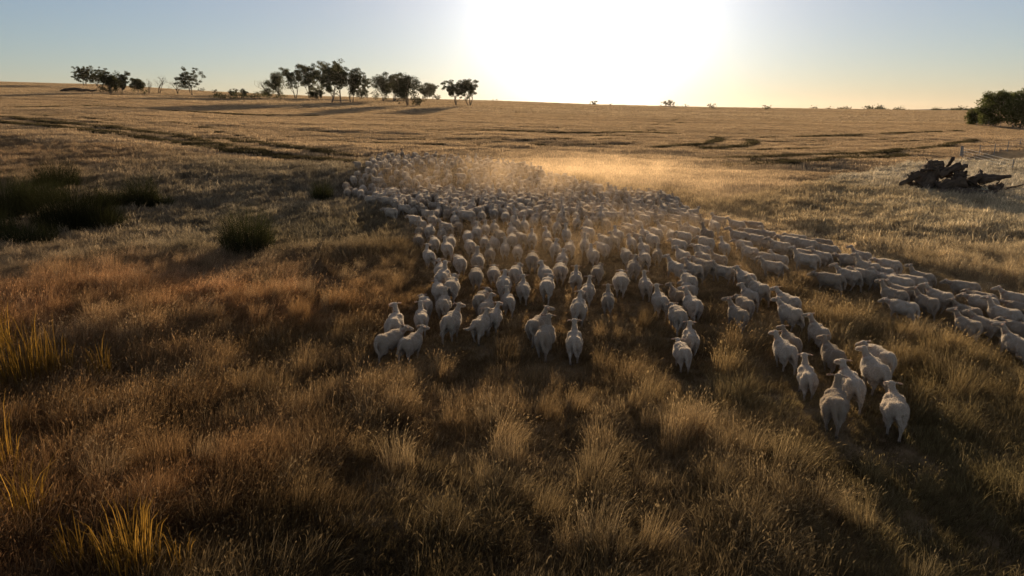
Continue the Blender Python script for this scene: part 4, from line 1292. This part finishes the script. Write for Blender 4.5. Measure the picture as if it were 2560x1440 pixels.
def timber_pile():
    cx, cy, cz = ground_at(2395, 482)
    dep = float(to_px(np.array(cx), np.array(cy), np.array(cz))[2]); k = dep / FPX
    # start px, end px (relative to the photograph), depth offset m, radius px at both ends, name, label
    L = [
     ((2252,466),(2300,432),0.0,5,9,'fallen_log','dark log sloping down to the left end of the timber pile'),
     ((2300,474),(2345,420),0.3,26,22,'tree_stump','big pale stump forming the left shoulder of the timber pile'),
     ((2296,424),(2330,421),0.6,4,4,'fallen_log','thin branch sticking out to the left near the top of the pile'),
     ((2322,412),(2352,410),0.9,10,11,'tree_stump','knobby root ball on the top left of the pile'),
     ((2330,414),(2382,440),0.4,9,10,'fallen_log','log running down from the root ball to the middle of the pile'),
     ((2374,420),(2373,394),0.8,4,4,'fallen_log','post-like limb standing upright on the pile'),
     ((2350,440),(2402,414),0.2,9,9,'fallen_log','thick log slanting up to the right across the pile'),
     ((2372,424),(2424,416),0.5,8,6,'fallen_log','pale log ending in a stub at the upper right of the pile'),
     ((2345,478),(2395,448),-0.3,22,18,'tree_stump','wide stump with torn bark in the centre of the pile'),
     ((2390,486),(2398,430),-0.1,18,14,'tree_stump','dark stump at the right of the centre'),
     ((2408,430),(2421,470),-0.4,7,6,'fallen_log','curved pale limb hanging over the dark hollow'),
     ((2425,458),(2446,434),0.2,12,7,'tree_stump','forked black stump right of the curved limb'),
     ((2444,448),(2526,446),0.1,11,4,'fallen_log','long black log pointing right from the pile'),
     ((2448,444),(2462,430),0.4,6,5,'fallen_log','short pale split log standing behind the long black one'),
     ((2360,464),(2430,478),-0.7,7,6,'fallen_log','pale log lying low across the front of the pile'),
     ((2420,482),(2500,470),-0.3,14,12,'fallen_log','grey log lying on the ground at the right end'),
     ((2480,478),(2515,462),-0.5,9,6,'tree_stump','small broken stump at the far right of the pile'),
     ((2330,486),(2470,492),-0.9,11,9,'fallen_log','long low log half hidden in grass before the pile'),
     ((2290,478),(2330,470),-0.2,12,10,'fallen_log','short thick log under the left shoulder of the pile'),
     ((2400,470),(2450,474),0.3,20,16,'tree_stump','dark stump filling the hollow at the right of the pile'),
    ]
    for i, (a, b, off, r0, r1, nm, lab) in enumerate(L):
        yy = cy + off
        def w(p):
            d = FWD + np.array([1, 0, 0]) * (p[0] - 1280) / FPX - UPV * (p[1] - 720) / FPX
            t = yy / d[1]
            return Vector(CAMV + d * t)
        A, B = w(a), w(b)
        A.z = max(A.z, cz - 0.1); B.z = max(B.z, cz + 0.05)
        B.y += 0.5 * math.sin(i * 2.1); A.y += 0.3 * math.cos(i * 1.3)
        D = B - A
        me = log_mesh(D.length, r0 * k * 0.98, r1 * k * 0.98, 300 + i, 0.10, 1 if nm == 'fallen_log' else 3, 0.25 if nm == 'tree_stump' else 0)
        o = new_obj(nm, me, M_DEAD, None, A)
        o.rotation_mode = 'QUATERNION'
        o.rotation_quaternion = D.to_track_quat('Z', 'X')
        tag(o, lab, 'stump' if nm == 'tree_stump' else 'log', 'timber heaped up in the right paddock')
timber_pile()

def loose_branches():
    cx, cy, cz = ground_at(2395, 482)
    r = np.random.default_rng(44)
    for i in range(14):
        x = cx + r.uniform(-3.2, 3.4); y = cy + r.uniform(-0.9, 0.9)
        z = cz + r.uniform(0.1, 1.3) * max(0.2, 1 - abs(x - cx + 0.6) / 4.0)
        D = Vector((r.normal(0, 1), r.normal(0, .5), r.uniform(-.1, .7))).normalized()
        me = log_mesh(r.uniform(1.2, 2.6), r.uniform(.05, .10), r.uniform(.02, .04), 400 + i, 0.12, 2)
        o = new_obj('dead_branch', me, M_DEAD, None, (x, y, z))
        o.rotation_mode = 'QUATERNION'
        o.rotation_quaternion = D.to_track_quat('Z', 'X')
        tag(o, 'thin dead branch tangled among the logs of the timber pile', 'branch', 'thin branches in the timber pile')
loose_branches()

# ------------------------------------------------------------------ fences
def fence(label, posts, strainer=0, n_wires=4, hpx=None):
    P0 = [ground_at(a, b) for a, b in posts]
    root = empty('wire_fence', P0[0])
    tag(root, label, 'fence')
    base = Vector(P0[0])
    H = 1.25
    for i, p in enumerate(P0):
        q = Vector(p) - base
        rr, hh = (0.12, 1.25) if i == strainer else (0.05, H)
        V, F = tube([q + Vector((0, 0, -0.3)), q + Vector((0.01, 0, hh * .5)), q + Vector((0.0, 0, hh)), q + Vector((0, 0, hh + 0.01))], [rr, rr * .95, rr * .9, 0.004], 8)
        new_obj('post', mesh_np('post', V, F), M_POST, root)
        if i == strainer:
            V, F = tube([q + Vector((0.9, 0.5, -0.2)), q + Vector((0.45, 0.25, .4)), q + Vector((0.06, 0.03, 0.95))], [0.045] * 3, 6)
            new_obj('stay', mesh_np('stay', V, F), M_POST, root)
    for wv in range(n_wires):
        zz = 0.25 + wv * 0.28
        path = []
        for i, p in enumerate(P0):
            path.append(Vector(p) - base + Vector((0, 0, zz)))
        V, F = tube(path, [0.011] * len(path), 4)
        new_obj('wire', mesh_np('wire', V, F), M_STEEL, root)
fence('wire fence running from the wooden corner post to the right edge', [(2401,394),(2447,391),(2485,386),(2518,379),(2549,368),(2580,356)], 0)
fence('wire fence with a single thin post right of the timber pile', [(2529,432),(2404,396)], 5)
fence('distant wire fence in front of the big trees at the right edge', [(2440,319),(2470,319),(2500,321),(2530,323),(2560,326)], 9, 3)

# fallen timber on the left rise
def fallen_branch(px, py, lab, seed):
    x, y, z = ground_at(px, py)
    me = log_mesh(9.0, 0.45, 0.2, seed, 0.12, 6)
    o = new_obj('fallen_log', me, M_DEAD, None, (x - 4, y, z + 0.35))
    o.rotation_mode = 'QUATERNION'
    o.rotation_quaternion = Vector((1, 0.15, 0.03)).to_track_quat('Z', 'X')
    tag(o, lab, 'log')
fallen_branch(190, 231, 'fallen tree lying on the rise below the leftmost gums', 77)

# ------------------------------------------------------------------ dust raised by the flock
def dust():
    m = NT('dust')
    tc = m.n('TexCoord').outputs['Object']
    g = m.n('VectorMath', operation='LENGTH'); m.link(tc, g.inputs[0])
    mr = m.n('MapRange'); mr.interpolation_type = 'SMOOTHERSTEP'
    m.link(g.outputs['Value'], mr.inputs[0])
    mr.inputs[1].default_value = 0.99; mr.inputs[2].default_value = 0.0; mr.inputs[3].default_value = 0; mr.inputs[4].default_value = 1
    pos = m.n('NewGeometry').outputs['Position']
    f = m.noise(0.4, 4, pos, 0.62)
    r = m.n('MapRange'); m.link(f, r.inputs[0]); r.inputs[1].default_value = 0.36; r.inputs[2].default_value = 0.70
    mul = m.n('Math', operation='MULTIPLY'); m.link(mr.outputs[0], mul.inputs[0]); m.link(r.outputs[0], mul.inputs[1])
    mu2 = m.n('Math', operation='MULTIPLY'); m.link(mul.outputs[0], mu2.inputs[0]); mu2.inputs[1].default_value = DUST
    v = m.n('VolumePrincipled')
    v.inputs['Color'].default_value = (0.90, 0.64, 0.38, 1)
    v.inputs['Anisotropy'].default_value = 0.6
    m.link(mu2.outputs[0], v.inputs['Density'])
    m.link(v.outputs[0], m.out.inputs['Volume'])
    for (px, py, rx, ry, rz, lab) in [(1440, 458, 21, 17, 2.6, 'golden dust hanging over the packed right front of the flock'),
                                      (1500, 600, 13, 15, 1.3, 'thin dust drifting between the sheep in the middle of the flock')]:
        x, y, z = ground_at(px, py)
        bm = bmesh.new(); bmesh.ops.create_icosphere(bm, subdivisions=3, radius=1.0)
        me = bpy.data.meshes.new('dust'); bm.to_mesh(me); bm.free()
        o = new_obj('dust', me, m.mat, None, (x, y, z + 0.3))
        o.scale = (rx, ry, rz)
        tag(o, lab, 'dust', None, 'stuff')
DUST = 0.05
dust()

# ------------------------------------------------------------------ warm evening haze
def haze():
    m = NT('haze')
    v = m.n('VolumePrincipled')
    v.inputs['Color'].default_value = (0.95, 0.86, 0.74, 1)
    v.inputs['Density'].default_value = HAZE
    v.inputs['Anisotropy'].default_value = 0.6
    m.link(v.outputs[0], m.out.inputs['Volume'])
    bm = bmesh.new(); bmesh.ops.create_cube(bm, size=1.0)
    me = bpy.data.meshes.new('haze'); bm.to_mesh(me); bm.free()
    o = new_obj('haze', me, m.mat, None, (0, 1700, 0))
    o.scale = (6000, 3900, 90)
    tag(o, 'thin warm evening haze over the whole paddock', 'haze', None, 'stuff')
HAZE = 0.000022
haze()
